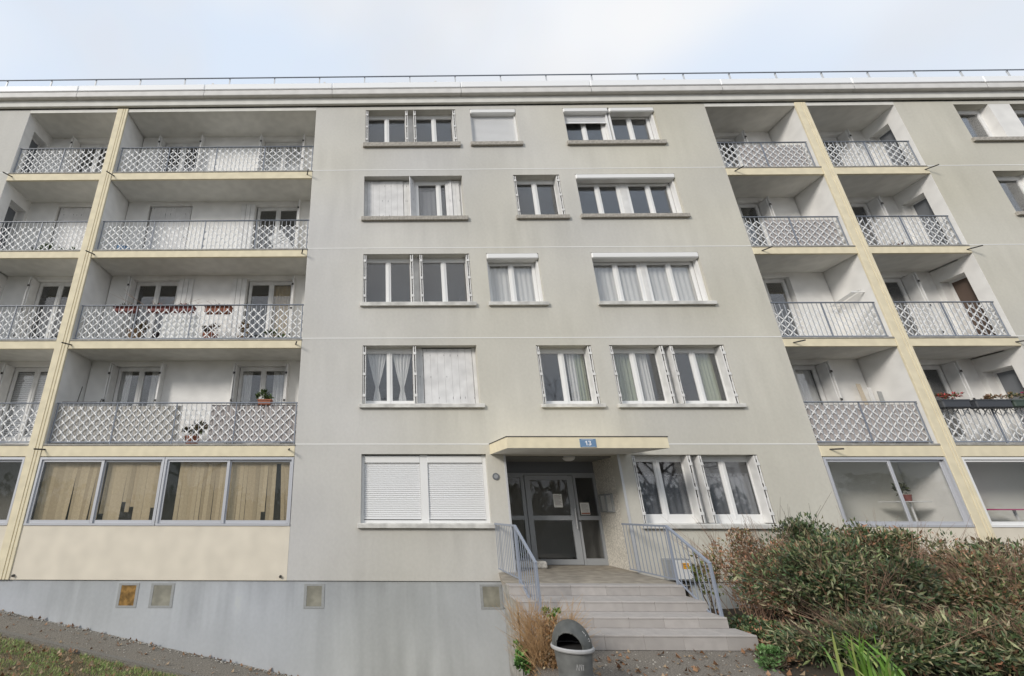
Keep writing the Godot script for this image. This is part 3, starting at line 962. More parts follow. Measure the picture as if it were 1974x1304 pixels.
	for q in [[g1, -8.24, -6.80, 0], [g1, -6.70, -5.36, 1], [g2, -4.93, -3.74, 2], [g2, -3.66, -2.22, 3]]:
		var x: float = q[1]
		while x < q[2]:
			var w := 0.091
			var miss: bool = (q[3] == 3 and x > -2.64 and x < -2.56)
			var yb := -0.24
			if rng.randf() < 0.10: yb = rng.randf_range(-0.1, 0.25)
			if not miss:
				var tilt := rng.randf_range(-0.012, 0.012)
				if q[3] == 3 and x > -2.56 and x < -2.4: tilt = 0.06
				if q[3] == 0 and rng.randf() < 0.3: tilt = rng.randf_range(-0.035, 0.035)
				var t := Transform3D(Basis(Vector3.BACK, tilt) * Basis(Vector3.UP, rng.randf_range(0.05, 0.30)), Vector3(x + w * 0.5, 1.10, -0.17 + rng.randf_range(-0.01, 0.01)))
				var s := newst()
				box(s, Vector3(-w * 0.52, yb - 1.10, -0.0015), Vector3(w * 0.52, 0.0, 0.0015), t)
				obj("blind_slat", s, M["blind"] if rng.randf() < 0.6 else M["blind_dark"], q[0])
			x += 0.099
		bx("blind_rail", Vector3(q[1], 1.10, -0.20), Vector3(q[2], 1.14, -0.13), M["blind"], q[0])
	for x in [-8.24, -2.27]:
		var s := newst()
		tube(s, Vector3(x, -1.33, -0.05), Vector3(x, -1.34, 0.05), 0.028, 0.028, 10)
		obj("drain_hole", s, M["iron"], bld)
	# ---- plinth
	facade_uv = true
	bx("plinth", Vector3(-18.0, -4.6, -0.4), Vector3(2.75, -1.435, -0.028), M["plinth"], bld)
	bx("plinth", Vector3(5.52, -4.6, -0.4), Vector3(26.0, -1.435, -0.028), M["plinth"], bld)
	facade_uv = false
	for v in [[-5.85, -5.40, "rust_panel"], [-5.13, -4.61, "dull_panel"], [-1.735, -1.285, "dull_panel"], [2.12, 2.60, "dull_panel"]]:
		var w := node("basement_vent", bld)
		var s := newst()
		var ya := -1.96
		var yb := -1.485
		box(s, Vector3(v[0], ya, -0.03), Vector3(v[0] + 0.06, yb, -0.019))
		box(s, Vector3(v[1] - 0.06, ya, -0.03), Vector3(v[1], yb, -0.019))
		box(s, Vector3(v[0] + 0.06, yb - 0.04, -0.03), Vector3(v[1] - 0.06, yb, -0.019))
		box(s, Vector3(v[0] + 0.06, ya, -0.03), Vector3(v[1] - 0.06, ya + 0.04, -0.019))
		obj("frame", s, M["grey_box"], w)
		bx("panel", Vector3(v[0] + 0.06, ya + 0.04, -0.03), Vector3(v[1] - 0.06, yb - 0.04, -0.0245), M[v[2]], w)
	roof()
	rooms()
	front_windows()
	entrance()

func roof() -> void:
	bx("roof_slab", Vector3(-18.3, 12.57, -6.3), Vector3(26.3, 12.9, 0.0), M["concrete"], bld)
	bx("roof_slab", Vector3(-18.3, 12.445, -6.0), Vector3(26.3, 12.568, -0.30), M["plaster"], bld)
	bx("roof_fascia", Vector3(-18.4, 12.452, 0.004), Vector3(26.4, 12.80, 0.10), M["roof_band"], bld, 0.01)
	bx("gutter_shadow_gap", Vector3(-18.4, 12.80, 0.004), Vector3(26.4, 12.84, 0.07), M["gutter"], bld)
	# gutter in lengths
	var x := -18.4
	while x < 26.3:
		var e := minf(x + 4.2, 26.4)
		var s := newst()
		var pr := [Vector2(0.10, 12.705), Vector2(0.215, 12.705), Vector2(0.238, 12.712), Vector2(0.245, 12.735), Vector2(0.245, 12.90), Vector2(0.22, 12.905)]
		for k in pr.size() - 1:
			quadw(s, Vector3(x, pr[k].y, pr[k].x), Vector3(e - 0.012, pr[k].y, pr[k].x), Vector3(e - 0.012, pr[k + 1].y, pr[k + 1].x), Vector3(x, pr[k + 1].y, pr[k + 1].x), Vector3(0, -0.3, 1))
		box(s, Vector3(x, 12.845, 0.005), Vector3(e - 0.012, 12.90, 0.235))
		obj("gutter", s, M["gutter"], bld)
		var c := newst()
		bbox(c, Vector3(x, 12.935, -0.02), Vector3(e - 0.012, 13.19, 0.262), 0.02)
		obj("roof_cap", c, M["roof_metal"], bld)
		x += 4.2
	for i in 29:
		var px := -18.0 + 1.535 * i + 0.55
		bx("roof_rail_post", Vector3(px - 0.018, 12.9, -0.12), Vector3(px + 0.018, 13.84, -0.085), M["steel"], bld)
	var s := newst()
	tube(s, Vector3(-18, 13.83, -0.06), Vector3(26, 13.83, -0.06), 0.021, 0.021, 8)
	obj("roof_rail", s, M["rail_paint"], bld)
	for x2 in [-5.6, -1.9, 1.75, 9.2]:
		bx("roof_outlet", Vector3(x2, 13.191, 0.12), Vector3(x2 + 0.06, 13.25, 0.24), M["gutter"], bld)

# ---------------------------------------------------------------- entrance
func entrance() -> void:
	var zd := -1.45
	# recess: left wall, pebble-dashed right wall, ceiling
	bx("porch_wall", Vector3(2.75, -1.42, -1.5), Vector3(2.928, 1.30, -0.352), M["plaster"], bld)
	bx("pebble_panel", Vector3(5.642, -1.24, -1.5), Vector3(5.80, 1.30, -0.012), M["pebble"], bld)
	bx("corner_trim", Vector3(5.615, -1.24, -0.01), Vector3(5.67, 1.30, 0.012), M["steel"], bld)
	bx("corner_trim", Vector3(2.905, -1.24, -0.03), Vector3(2.95, 1.30, 0.012), M["steel"], bld)
	bx("porch_ceiling", Vector3(2.75, 1.302, -1.5), Vector3(5.8, 1.42, -0.352), M["soffit"], bld)
	# canopy
	var top := 1.535
	var bot := 1.30
	var pl := [Vector2(2.59, 0.002), Vector2(2.705, 1.19), Vector2(6.20, 1.17), Vector2(5.86, 0.002)]
	var can := node("canopy", bld)
	var s := newst()
	for k in 4:
		var a: Vector2 = pl[k]
		var b: Vector2 = pl[(k + 1) % 4]
		var n := Vector3(a.y - b.y, 0, b.x - a.x)
		quadw(s, Vector3(a.x, bot, a.y), Vector3(b.x, bot, b.y), Vector3(b.x, top, b.y), Vector3(a.x, top, a.y), n)
	quadw(s, Vector3(pl[0].x, top, pl[0].y), Vector3(pl[1].x, top, pl[1].y), Vector3(pl[2].x, top, pl[2].y), Vector3(pl[3].x, top, pl[3].y), Vector3.UP)
	obj("canopy_edge", s, M["cream"], can)
	var u := newst()
	quadw(u, Vector3(pl[0].x, bot, pl[0].y), Vector3(pl[1].x, bot, pl[1].y), Vector3(pl[2].x, bot, pl[2].y), Vector3(pl[3].x, bot, pl[3].y), Vector3.DOWN)
	obj("canopy_soffit", u, M["soffit"], can)
	var cp := newst()
	for k in 3:
		var a: Vector2 = pl[k]
		var b: Vector2 = pl[k + 1]
		var d := (b - a).normalized()
		var t := Transform3D(Basis(Vector3(d.x, 0, d.y), Vector3.UP, Vector3(d.x, 0, d.y).cross(Vector3.UP)), Vector3(a.x, 0, a.y))
		box(cp, Vector3(-0.012, top + 0.002, -0.03), Vector3((b - a).length() + 0.012, top + 0.018, 0.012), t)
	obj("canopy_capping", cp, M["iron"], can)
	var sp := newst()
	tube(sp, Vector3(6.15, 1.50, 0.75), Vector3(6.36, 1.48, 0.75), 0.022, 0.022, 8)
	obj("drain_spout", sp, M["iron"], can)
	bx("hall_wall", Vector3(2.79, -1.24, -3.6), Vector3(5.71, 1.26, -3.5), M["pale_room"], bld)
	# door set
	bx("transom_panel", Vector3(2.93, 0.985, zd - 0.05), Vector3(5.64, 1.30, zd + 0.0), M["transom"], bld)
	var ds := node("entrance_door", bld)
	var fr := newst()
	var y0 := -1.235
	for x in [2.93, 3.66, 5.045, 5.58]:
		box(fr, Vector3(x, y0, zd - 0.05), Vector3(x + (0.09 if x == 3.66 else 0.06), 0.983, zd + 0.02))
	for r in [[2.99, 3.66], [5.105, 5.58]]:
		for y in [[y0, y0 + 0.15], [-0.185, -0.085], [0.86, 0.982]]:
			box(fr, Vector3(r[0], y[0], zd - 0.045), Vector3(r[1], y[1], zd + 0.015))
	box(fr, Vector3(3.75, 0.925, zd - 0.045), Vector3(5.045, 0.982, zd + 0.02))
	obj("frame", fr, M["door_frame"], ds)
	for r in [[2.99, 3.66], [5.105, 5.58]]:
		bx("pane", Vector3(r[0], y0 + 0.15, zd - 0.02), Vector3(r[1], -0.185, zd - 0.014), M["door_glass"], ds)
		bx("pane", Vector3(r[0], -0.085, zd - 0.02), Vector3(r[1], 0.86, zd - 0.014), M["door_glass"], ds)
	var lf := newst()
	var xa := 3.765
	var xb := 5.03
	box(lf, Vector3(xa, y0 + 0.01, zd - 0.03), Vector3(xa + 0.13, 0.915, zd + 0.03))
	box(lf, Vector3(xb - 0.15, y0 + 0.01, zd - 0.03), Vector3(xb, 0.915, zd + 0.03))
	box(lf, Vector3(xa + 0.13, 0.80, zd - 0.03), Vector3(xb - 0.15, 0.915, zd + 0.03))
	box(lf, Vector3(xa + 0.13, -0.19, zd - 0.03), Vector3(xb - 0.15, -0.08, zd + 0.03))
	box(lf, Vector3(xa + 0.13, y0 + 0.01, zd - 0.03), Vector3(xb - 0.15, y0 + 0.13, zd + 0.03))
	obj("door_leaf", lf, M["door_frame"], ds)
	bx("pane", Vector3(xa + 0.13, y0 + 0.13, zd - 0.004), Vector3(xb - 0.15, -0.19, zd + 0.002), M["door_glass"], ds)
	bx("pane", Vector3(xa + 0.13, -0.08, zd - 0.004), Vector3(xb - 0.15, 0.80, zd + 0.002), M["door_glass"], ds)
	var h := newst()
	tube(h, Vector3(xb - 0.06, -0.40, zd + 0.08), Vector3(xb - 0.06, 0.10, zd + 0.08), 0.014, 0.014, 8)
	for y in [-0.36, 0.06]: tube(h, Vector3(xb - 0.06, y, zd + 0.03), Vector3(xb - 0.06, y, zd + 0.08), 0.010, 0.010, 6)
	obj("handle", h, M["steel"], ds)
	var lk := newst()
	tube(lk, Vector3(5.075, -0.21, zd + 0.02), Vector3(5.075, -0.21, zd + 0.035), 0.022, 0.022, 10)
	obj("lock", lk, M["iron"], ds)

func entrance_things() -> void:
	var zd := -1.45
	# ---- steps
	var st := node("entrance_steps", self)
	tag(st, "grey entrance steps with a landing in front of the glazed door", "steps")
	var s := newst()
	# landing slab; its left edge slants outwards and its underside is drawn in
	var L := [Vector2(2.56, 0.0), Vector2(2.30, 1.40), Vector2(2.28, 1.95)]
	var yt := -1.24
	for k in 2:
		var a: Vector2 = L[k]
		var b: Vector2 = L[k + 1]
		quadw(s, Vector3(a.x, yt, a.y), Vector3(b.x, yt, b.y), Vector3(5.56, yt, b.y), Vector3(5.56, yt, a.y), Vector3.UP)
		var pr := [[0.0, yt], [0.012, yt - 0.13], [0.09, yt - 0.23], [0.30, yt - 0.34]]
		for q in 3:
			quadw(s, Vector3(a.x + pr[q][0], pr[q][1], a.y), Vector3(b.x + pr[q][0], pr[q][1], b.y), Vector3(b.x + pr[q + 1][0], pr[q + 1][1], b.y), Vector3(a.x + pr[q + 1][0], pr[q + 1][1], a.y), Vector3(-1, -0.2, 0))
	quadw(s, Vector3(2.931, yt, zd - 0.05), Vector3(5.64, yt, zd - 0.05), Vector3(5.64, yt, 0.0), Vector3(2.931, yt, 0.0), Vector3.UP)
	quadw(s, Vector3(5.56, yt, 0.0), Vector3(5.56, yt, 1.95), Vector3(5.56, -2.4, 1.95), Vector3(5.56, -2.4, 0.0), Vector3.RIGHT)
	quadw(s, Vector3(2.931, yt - 0.01, zd - 0.05), Vector3(5.64, yt - 0.01, zd - 0.05), Vector3(5.64, -1.6, 0.0), Vector3(2.931, -1.6, 0.0), Vector3.DOWN)
	obj("landing", s, M["platform"], st)
	var ys := [-1.24, -1.40, -1.552, -1.704, -1.90]
	var zs := [1.95, 2.50, 2.93, 3.36]
	var core := newst()
	box(core, Vector3(2.62, -4.3, 0.0), Vector3(5.54, -1.60, 1.93))
	for k in 4:
		box(core, Vector3(2.285, -4.3 if k == 3 else -4.2, zs[k] - (0.45 if k == 0 else 0.0) - (0.56 if k > 0 else 0.0) - 0.0), Vector3(5.40, ys[k] - 0.03, zs[k] - 0.03))
	obj("core", core, M["concrete"], st)
	rng.seed = 5
	for k in 4:
		var step := node("step", st)
		var x := 2.28
		var xe := 5.44 + (0.0 if k < 3 else 0.10)
		var first := true
		while x < xe - 0.02:
			var w := rng.randf_range(0.52, 0.66)
			if first: w *= rng.randf_range(0.5, 1.0)
			first = false
			var e := minf(x + w, xe)
			if xe - e < 0.2: e = xe
			var t := newst()
			bbox(t, Vector3(x + 0.0015, ys[k + 1] + 0.002, zs[k] - 0.03), Vector3(e - 0.0015, ys[k] - 0.031, zs[k] - 0.001 - rng.randf() * 0.002), 0.002)
			obj("riser_tile", t, M["tile%d" % rng.randi_range(0, 3)], step)
			if k > 0:
				var t2 := newst()
				bbox(t2, Vector3(x + 0.003, ys[k] - 0.03, zs[k - 1] - 0.02), Vector3(e - 0.0015, ys[k], zs[k] + 0.004), 0.006)
				obj("tread_tile", t2, M["tile%d" % rng.randi_range(1, 2)], step)
			else:
				var t3 := newst()
				bbox(t3, Vector3(x + 0.003, ys[0] - 0.03, zs[0] - 0.26), Vector3(e - 0.0015, ys[0] + 0.004, zs[0] + 0.004), 0.006)
				obj("nosing_tile", t3, M["tile1"], step)
			x = e
	# ---- the two stair railings
	for q in [[2.55, 1.74, 2.82, "blue grey railing left of the steps, ending beside the straw coloured shrub", 0.08, -1.24, -1.60], [5.42, 1.80, 2.84, "blue grey railing right of the steps, in front of the meter box", 0.08, -1.24, -1.70]]:
		var r := node("stair_railing", self)
		tag(r, q[3], "railing", "railings of the entrance steps")
		var x: float = q[0]
		var zk: float = q[1]
		var ze: float = q[2]
		var yh := -0.245
		var ye := -0.79
		var hr := newst()
		box(hr, Vector3(x - 0.02, yh - 0.018, q[4]), Vector3(x + 0.02, yh + 0.018, zk))
		var d := Vector3(0, ye - yh, ze - zk)
		var t := Transform3D(Basis(Vector3.RIGHT, -atan2(ye - yh, ze - zk)), Vector3(x, yh, zk))
		bbox(hr, Vector3(-0.024, -0.02, 0.0), Vector3(0.024, 0.022, d.length() + 0.02), 0.006, t)
		obj("handrail", hr, M["rail_steps"], r)
		var lr := newst()
		box(lr, Vector3(x - 0.012, -1.17, q[4]), Vector3(x + 0.012, -1.15, zk))
		var t2 := Transform3D(Basis(Vector3.RIGHT, -atan2(ye - yh, ze - zk)), Vector3(x, -1.16, zk))
		box(lr, Vector3(-0.012, -0.012, 0.0), Vector3(0.012, 0.012, d.length()), t2)
		obj("bottom_rail", lr, M["rail_steps"], r)
		bx("post", Vector3(x - 0.022, q[6], ze - 0.025), Vector3(x + 0.022, ye - 0.01, ze + 0.02), M["rail_steps"], r, 0.004)
		bx("post", Vector3(x - 0.02, -1.24, zk - 0.02), Vector3(x + 0.02, yh - 0.018, zk + 0.02), M["rail_steps"], r, 0.004)
		var n := 12
		for k in n:
			var z := lerpf(q[4] + 0.02, zk - 0.1, k / float(n - 1))
			bx("baluster", Vector3(x - 0.0055, -1.15, z - 0.0055), Vector3(x + 0.0055, yh - 0.018, z + 0.0055), M["rail_steps"], r)
		for k in 7:
			var u := (k + 1) / 8.0
			var z := lerpf(zk, ze, u)
			bx("baluster", Vector3(x - 0.007, lerpf(-1.16, -1.16 + ye - yh, u), z - 0.0055), Vector3(x + 0.0055, lerpf(yh, ye, u) - 0.02, z + 0.0055), M["rail_steps"], r)
	# ---- number plate
	var pl := node("house_number_plate", self)
	tag(pl, "blue enamel plate with the white number 13 on the cream canopy edge", "sign")
	bx("plate", Vector3(4.28, 1.315, 1.183), Vector3(4.63, 1.495, 1.192), M["blue_sign"], pl, 0.003)
	var tm := TextMesh.new()
	tm.text = "13"
	var sf := SystemFont.new()
	sf.font_names = PackedStringArray(["Droid Sans"])
	sf.font_weight = 700
	tm.font = sf
	tm.font_size = 64
	tm.pixel_size = 0.00205
	tm.depth = 0.002
	var num := MeshInstance3D.new()
	num.mesh = tm
	num.material_override = M["white_ink"]
	num.position = Vector3(4.455, 1.40, 1.195)
	put(num, "numerals", pl)
	var ln := newst()
	box(ln, Vector3(4.32, 1.472, 1.192), Vector3(4.57, 1.478, 1.1935))
	box(ln, Vector3(4.32, 1.322, 1.192), Vector3(4.60, 1.326, 1.1935))
	obj("border_lines", ln, M["white_ink"], pl)
	# ---- round plaque
	var rp := node("round_plaque", self)
	tag(rp, "small round grey plaque on the wall left of the entrance recess", "plaque")
	var a := newst()
	tube(a, Vector3(2.68, 0.79, 0.002), Vector3(2.68, 0.79, 0.022), 0.082, 0.078, 24)
	obj("disc", a, M["transom"], rp)
	var b := newst()
	tube(b, Vector3(2.68, 0.79, 0.022), Vector3(2.68, 0.79, 0.027), 0.05, 0.048, 24)
	obj("boss", b, M["door_frame"], rp)
	# ---- ceiling lamp
	var lamp := node("porch_lamp", self)
	tag(lamp, "unlit white round lamp under the ceiling of the entrance porch", "lamp")
	var l1 := newst()
	lathe(l1, Vector3(4.62, 0, -0.42), [Vector2(0.001, 1.185), Vector2(0.07, 1.19), Vector2(0.125, 1.215), Vector2(0.15, 1.26), Vector2(0.14, 1.285)])
	obj("globe", l1, M["white_old"], lamp)
	var l2 := newst()
	lathe(l2, Vector3(4.62, 0, -0.42), [Vector2(0.155, 1.275), Vector2(0.16, 1.285), Vector2(0.155, 1.301)])
	obj("base_ring", l2, M["steel"], lamp)
	# ---- notices on the glass
	for q in [[4.47, 4.70, 0.12, 0.45, zd + 0.006, "white paper notice taped inside the upper glass of the entrance door"], [5.15, 5.385, -0.055, 0.235, zd - 0.010, "white paper notice with a coloured foot on the narrow glass right of the door"]]:
		var p := node("paper_notice", self)
		tag(p, q[5], "notice", "notices on the entrance glass")
		bx("sheet", Vector3(q[0], q[2], q[4]), Vector3(q[1], q[3], q[4] + 0.002), M["paper"], p)
		var w := newst()
		for k in 9:
			var y := lerpf(q[2] + 0.06, q[3] - 0.04, k / 8.0)
			box(w, Vector3(q[0] + 0.025, y, q[4] + 0.002), Vector3(lerpf(q[0] + 0.1, q[1] - 0.02, [0.9, 0.7, 1.0, 0.85, 0.4, 1.0, 0.8, 0.95, 0.6][k]), y + 0.006, q[4] + 0.0025))
		obj("printed_lines", w, M["ink"], p)
		if q[0] > 5.0: bx("coloured_foot", Vector3(q[0] + 0.01, q[2] + 0.012, q[4] + 0.002), Vector3(q[1] - 0.01, q[2] + 0.045, q[4] + 0.0027), M["terracotta"], p)
	# ---- notice case on the pebble wall
	var nb := node("notice_case", self)
	tag(nb, "small glazed metal notice case on the pebble dashed porch wall", "notice case")
	var f := newst()
	var X := 5.642
	box(f, Vector3(X - 0.05, 0.0, -1.30), Vector3(X, 0.43, -1.265))
	box(f, Vector3(X - 0.05, 0.0, -0.645), Vector3(X, 0.43, -0.61))
	box(f, Vector3(X - 0.05, 0.40, -1.265), Vector3(X, 0.43, -0.645))
	box(f, Vector3(X - 0.05, 0.0, -1.265), Vector3(X, 0.03, -0.645))
	box(f, Vector3(X - 0.05, 0.03, -0.98), Vector3(X, 0.40, -0.95))
	obj("case_frame", f, M["grey_box"], nb)
	bx("back_board", Vector3(X - 0.012, 0.03, -1.265), Vector3(X - 0.002, 0.40, -0.645), M["joint"], nb)
	bx("posted_sheet", Vector3(X - 0.015, 0.06, -0.90), Vector3(X - 0.013, 0.37, -0.68), M["paper"], nb)
	bx("pane", Vector3(X - 0.044, 0.03, -1.265), Vector3(X - 0.040, 0.40, -0.645), M["glass_light"], nb)
	# ---- planter
	var pt := node("stone_planter", self)
	tag(pt, "low white stone planter with a leafy plant left of the entrance door", "planter")
	var ps := newst()
	bbox(ps, Vector3(3.02, -1.238, -1.02), Vector3(3.86, -1.08, -0.62), 0.03)
	obj("trough", ps, M["stone_white"], pt)
	leaves(pt, "foliage", Vector3(3.32, -0.72, -0.82), Vector3(0.16, 0.34, 0.14), 170, 0.09, 0.022, [Color(0.035, 0.07, 0.02), Color(0.06, 0.10, 0.03)], 91)
	# ---- meter box
	var mb := node("meter_box", self)
	tag(mb, "grey utility meter box with a yellow sticker on the wall behind the right railing", "utility box")
	bx("cabinet", Vector3(6.16, -1.38, 0.003), Vector3(6.73, -0.95, 0.16), M["grey_box"], mb, 0.012)
	bx("cabinet_door", Vector3(6.36, -1.35, 0.16), Vector3(6.71, -0.98, 0.172), M["joint"], mb, 0.004)
	bx("white_sticker", Vector3(6.40, -1.13, 0.172), Vector3(6.50, -0.99, 0.1735), M["paper"], mb)
	bx("yellow_sticker", Vector3(6.505, -1.15, 0.172), Vector3(6.665, -1.03, 0.1737), M["orange_ink"], mb)
	var bm := newst()
	for q in [[0.0, 0.05], [0.03, 0.08]]:
		box(bm, Vector3(6.535 + q[0], -1.07 - q[0] * 1.2, 0.1737), Vector3(6.60 + q[0], -1.06 - q[0] * 1.2, 0.1744))
	obj("sticker_marks", bm, M["ink"], mb)
	bx("meter_knob", Vector3(6.42, -1.45, 0.05), Vector3(6.50, -1.385, 0.12), M["iron"], mb)

# ---------------------------------------------------------------- plants
func leafmesh(len: float, wid: float, bend := 0.25) -> ArrayMesh:
	var s := newst()
	var p := [Vector3(0, 0, 0), Vector3(-wid, len * 0.45, bend * len * 0.25), Vector3(wid, len * 0.45, bend * len * 0.25), Vector3(0, len * 0.5, bend * len * 0.12), Vector3(0, len, -bend * len * 0.4)]
	for t in [[0, 1, 3], [0, 3, 2], [1, 4, 3], [3, 4, 2]]:
		tri(s, p[t[0]], p[t[1]], p[t[2]])
	return s.commit()

# cloud of leaves in an ellipsoid; MultiMesh part
func leaves(parent: Node, called: String, c: Vector3, r: Vector3, n: int, len: float, wid: float, cols: Array, seed_: int, shell := 0.35, up := 0.35, lumps := 7) -> MultiMeshInstance3D:
	var g := RandomNumberGenerator.new()
	g.seed = seed_
	var mm := MultiMesh.new()
	mm.transform_format = MultiMesh.TRANSFORM_3D
	mm.use_colors = true
	mm.mesh = leafmesh(len, wid)
	mm.instance_count = n
	var cs := []
	for k in lumps:
		var v := Vector3(g.randfn(), g.randfn(), g.randfn()).normalized() * pow(g.randf(), 0.4)
		cs.append([v * 0.80, g.randf_range(0.20, 0.46), g.randf_range(0.7, 1.25)])
	for i in n:
		var k: Array = cs[g.randi() % cs.size()]
		var d := Vector3(g.randfn(), g.randfn(), g.randfn()).normalized()
		var q: Vector3 = k[0] + d * k[1] * pow(g.randf(), shell)
		var p := c + q * r
		var out := (q.normalized() * 0.45 + d * 0.5 + Vector3(g.randfn(), g.randfn(), g.randfn()) * 0.62 + Vector3.UP * up).normalized()
		var side := out.cross(Vector3(g.randfn(), g.randfn(), g.randfn())).normalized()
		var sc := g.randf_range(0.6, 1.25)
		mm.set_instance_transform(i, Transform3D(Basis(side * sc, out * sc, side.cross(out) * sc), p))
		var col: Color = cols[g.randi() % cols.size()]
		var v: float = k[2] * g.randf_range(0.6, 1.45)
		mm.set_instance_color(i, Color(col.r * v, col.g * v, col.b * v))
	var o := MultiMeshInstance3D.new()
	o.multimesh = mm
	o.material_override = M["leaf"]
	put(o, called, parent)
	stuff(o)
	return o

func twigs(parent: Node, called: String, base: Vector3, spread: Vector3, h: float, n: int, r: float, m: Material, seed_: int, lean := Vector3.ZERO, forks := 3) -> void:
	var g := RandomNumberGenerator.new()
	g.seed = seed_
	var s := newst()
	for i in n:
		var a := base + Vector3(g.randf_range(-1, 1) * spread.x * 0.45, 0, g.randf_range(-1, 1) * spread.z * 0.45)
		var tip := base + Vector3(g.randf_range(-1, 1) * spread.x, h * g.randf_range(0.55, 1.05), g.randf_range(-1, 1) * spread.z) + lean * g.randf()
		var mid := a.lerp(tip, 0.5) + Vector3(g.randfn(), g.randfn() * 0.3, g.randfn()) * 0.05
		tube(s, a, mid, r, r * 0.7, 4)
		tube(s, mid, tip, r * 0.7, r * 0.3, 4)
		for k in forks:
			var u := g.randf_range(0.35, 0.95)
			var p := mid.lerp(tip, u) if g.randf() < 0.6 else a.lerp(mid, u)
			var e := p + (tip - mid) * g.randf_range(0.3, 0.7) + Vector3(g.randfn(), g.randf() * 0.6, g.randfn()) * 0.12
			tube(s, p, e, r * 0.45, r * 0.2, 3)
	stuff(obj(called, s, m, parent))

func shrubs() -> void:
	var dk := [Color(0.045, 0.08, 0.032), Color(0.065, 0.11, 0.042), Color(0.10, 0.14, 0.062), Color(0.032, 0.055, 0.027)]
	var ol := [Color(0.14, 0.155, 0.065), Color(0.22, 0.22, 0.12), Color(0.095, 0.11, 0.045), Color(0.28, 0.24, 0.15), Color(0.17, 0.10, 0.055)]
	var rd := [Color(0.34, 0.17, 0.10), Color(0.30, 0.21, 0.13), Color(0.19, 0.18, 0.08), Color(0.46, 0.33, 0.23)]
	var yb := -1.92
	var a := node("twiggy_shrub", self)
	tag(a, "reddish brown twiggy shrub at the left end of the hedge beside the right railing", "shrub", "hedge shrubs right of the steps")
	twigs(a, "stems", Vector3(6.9, yb, 1.75), Vector3(0.85, 0, 0.6), 1.55, 46, 0.007, M["twig_red"], 201, Vector3(-0.2, 0, 0), 9)
	leaves(a, "foliage", Vector3(6.85, -1.03, 1.8), Vector3(0.88, 0.90, 0.65), 9500, 0.06, 0.014, rd, 202, 0.4, 0.5, 16)
	var b := node("green_shrub", self)
	tag(b, "tallest dark green shrub of the hedge with upright tips against the wall", "shrub", "hedge shrubs right of the steps")
	twigs(b, "stems", Vector3(7.9, yb, 1.3), Vector3(0.85, 0, 0.5), 1.70, 40, 0.009, M["bark"], 211)
	leaves(b, "foliage", Vector3(7.9, -1.02, 1.4), Vector3(1.15, 0.98, 0.8), 11000, 0.085, 0.018, dk + [ol[0], ol[2]], 212, 0.45, 0.5, 24)
	var c := node("olive_shrub", self)
	tag(c, "broad olive green shrub with long narrow leaves in the middle of the hedge front", "shrub", "hedge shrubs right of the steps")
	twigs(c, "stems", Vector3(7.5, yb, 2.8), Vector3(1.2, 0, 0.6), 1.2, 70, 0.009, M["bark"], 221, Vector3.ZERO, 5)
	leaves(c, "foliage", Vector3(7.6, -1.14, 2.75), Vector3(1.40, 0.84, 0.85), 16000, 0.105, 0.016, ol + dk + [dk[1], dk[2], dk[3]], 222, 0.5, 0.15, 30)
	var d := node("olive_shrub", self)
	tag(d, "long leaved olive shrub right of the hedge middle, below the right glazed loggia", "shrub", "hedge shrubs right of the steps")
	twigs(d, "stems", Vector3(9.2, yb, 1.6), Vector3(1.0, 0, 0.6), 1.4, 50, 0.009, M["bark"], 231)
	leaves(d, "foliage", Vector3(9.3, -1.10, 1.7), Vector3(1.45, 0.92, 0.9), 15000, 0.095, 0.016, ol + dk + [dk[1], dk[2], rd[0]], 232, 0.5, 0.25, 30)
	var e := node("brown_shrub", self)
	tag(e, "brownish half bare shrub at the far right end of the hedge", "shrub", "hedge shrubs right of the steps")
	twigs(e, "stems", Vector3(9.9, yb, 3.0), Vector3(1.0, 0, 0.6), 1.3, 80, 0.008, M["twig_red"], 241, Vector3.ZERO, 8)
	leaves(e, "foliage", Vector3(9.9, -1.28, 2.9), Vector3(1.3, 0.74, 0.9), 12000, 0.085, 0.016, rd + ol + [dk[1], dk[3]], 242, 0.5, 0.25, 26)
	var f := node("dark_shrub", self)
	tag(f, "dark green shrub behind the brown one at the right edge of the hedge", "shrub", "hedge shrubs right of the steps")
	twigs(f, "stems", Vector3(11.5, yb, 1.4), Vector3(0.9, 0, 0.6), 1.3, 40, 0.009, M["bark"], 251)
	leaves(f, "foliage", Vector3(11.7, -1.15, 1.5), Vector3(1.6, 0.72, 1.0), 8000, 0.10, 0.019, dk + ol, 252, 0.5, 0.25, 24)
	var g := node("low_shrub", self)
	tag(g, "low dark green shrub at the hedge foot behind the bright strap leaved plant", "shrub", "hedge shrubs right of the steps")
	twigs(g, "stems", Vector3(6.9, yb, 3.7), Vector3(1.3, 0, 0.4), 0.5, 50, 0.007, M["bark"], 261, Vector3.ZERO, 6)
	leaves(g, "foliage", Vector3(7.2, -1.74, 3.75), Vector3(1.75, 0.36, 0.6), 11000, 0.085, 0.014, dk + ol + [dk[3]], 262, 0.55, 0.25, 34)
	var h := node("low_shrub", self)
	tag(h, "low brown and green shrub at the lower right corner in front of the hedge", "shrub", "hedge shrubs right of the steps")
	twigs(h, "stems", Vector3(8.6, yb, 4.1), Vector3(1.0, 0, 0.5), 0.6, 50, 0.007, M["twig_red"], 265, Vector3.ZERO, 6)
	leaves(h, "foliage", Vector3(8.7, -1.72, 4.0), Vector3(1.5, 0.42, 0.7), 11000, 0.09, 0.015, dk + ol + [rd[0], rd[1], dk[3]], 266, 0.55, 0.25, 30)
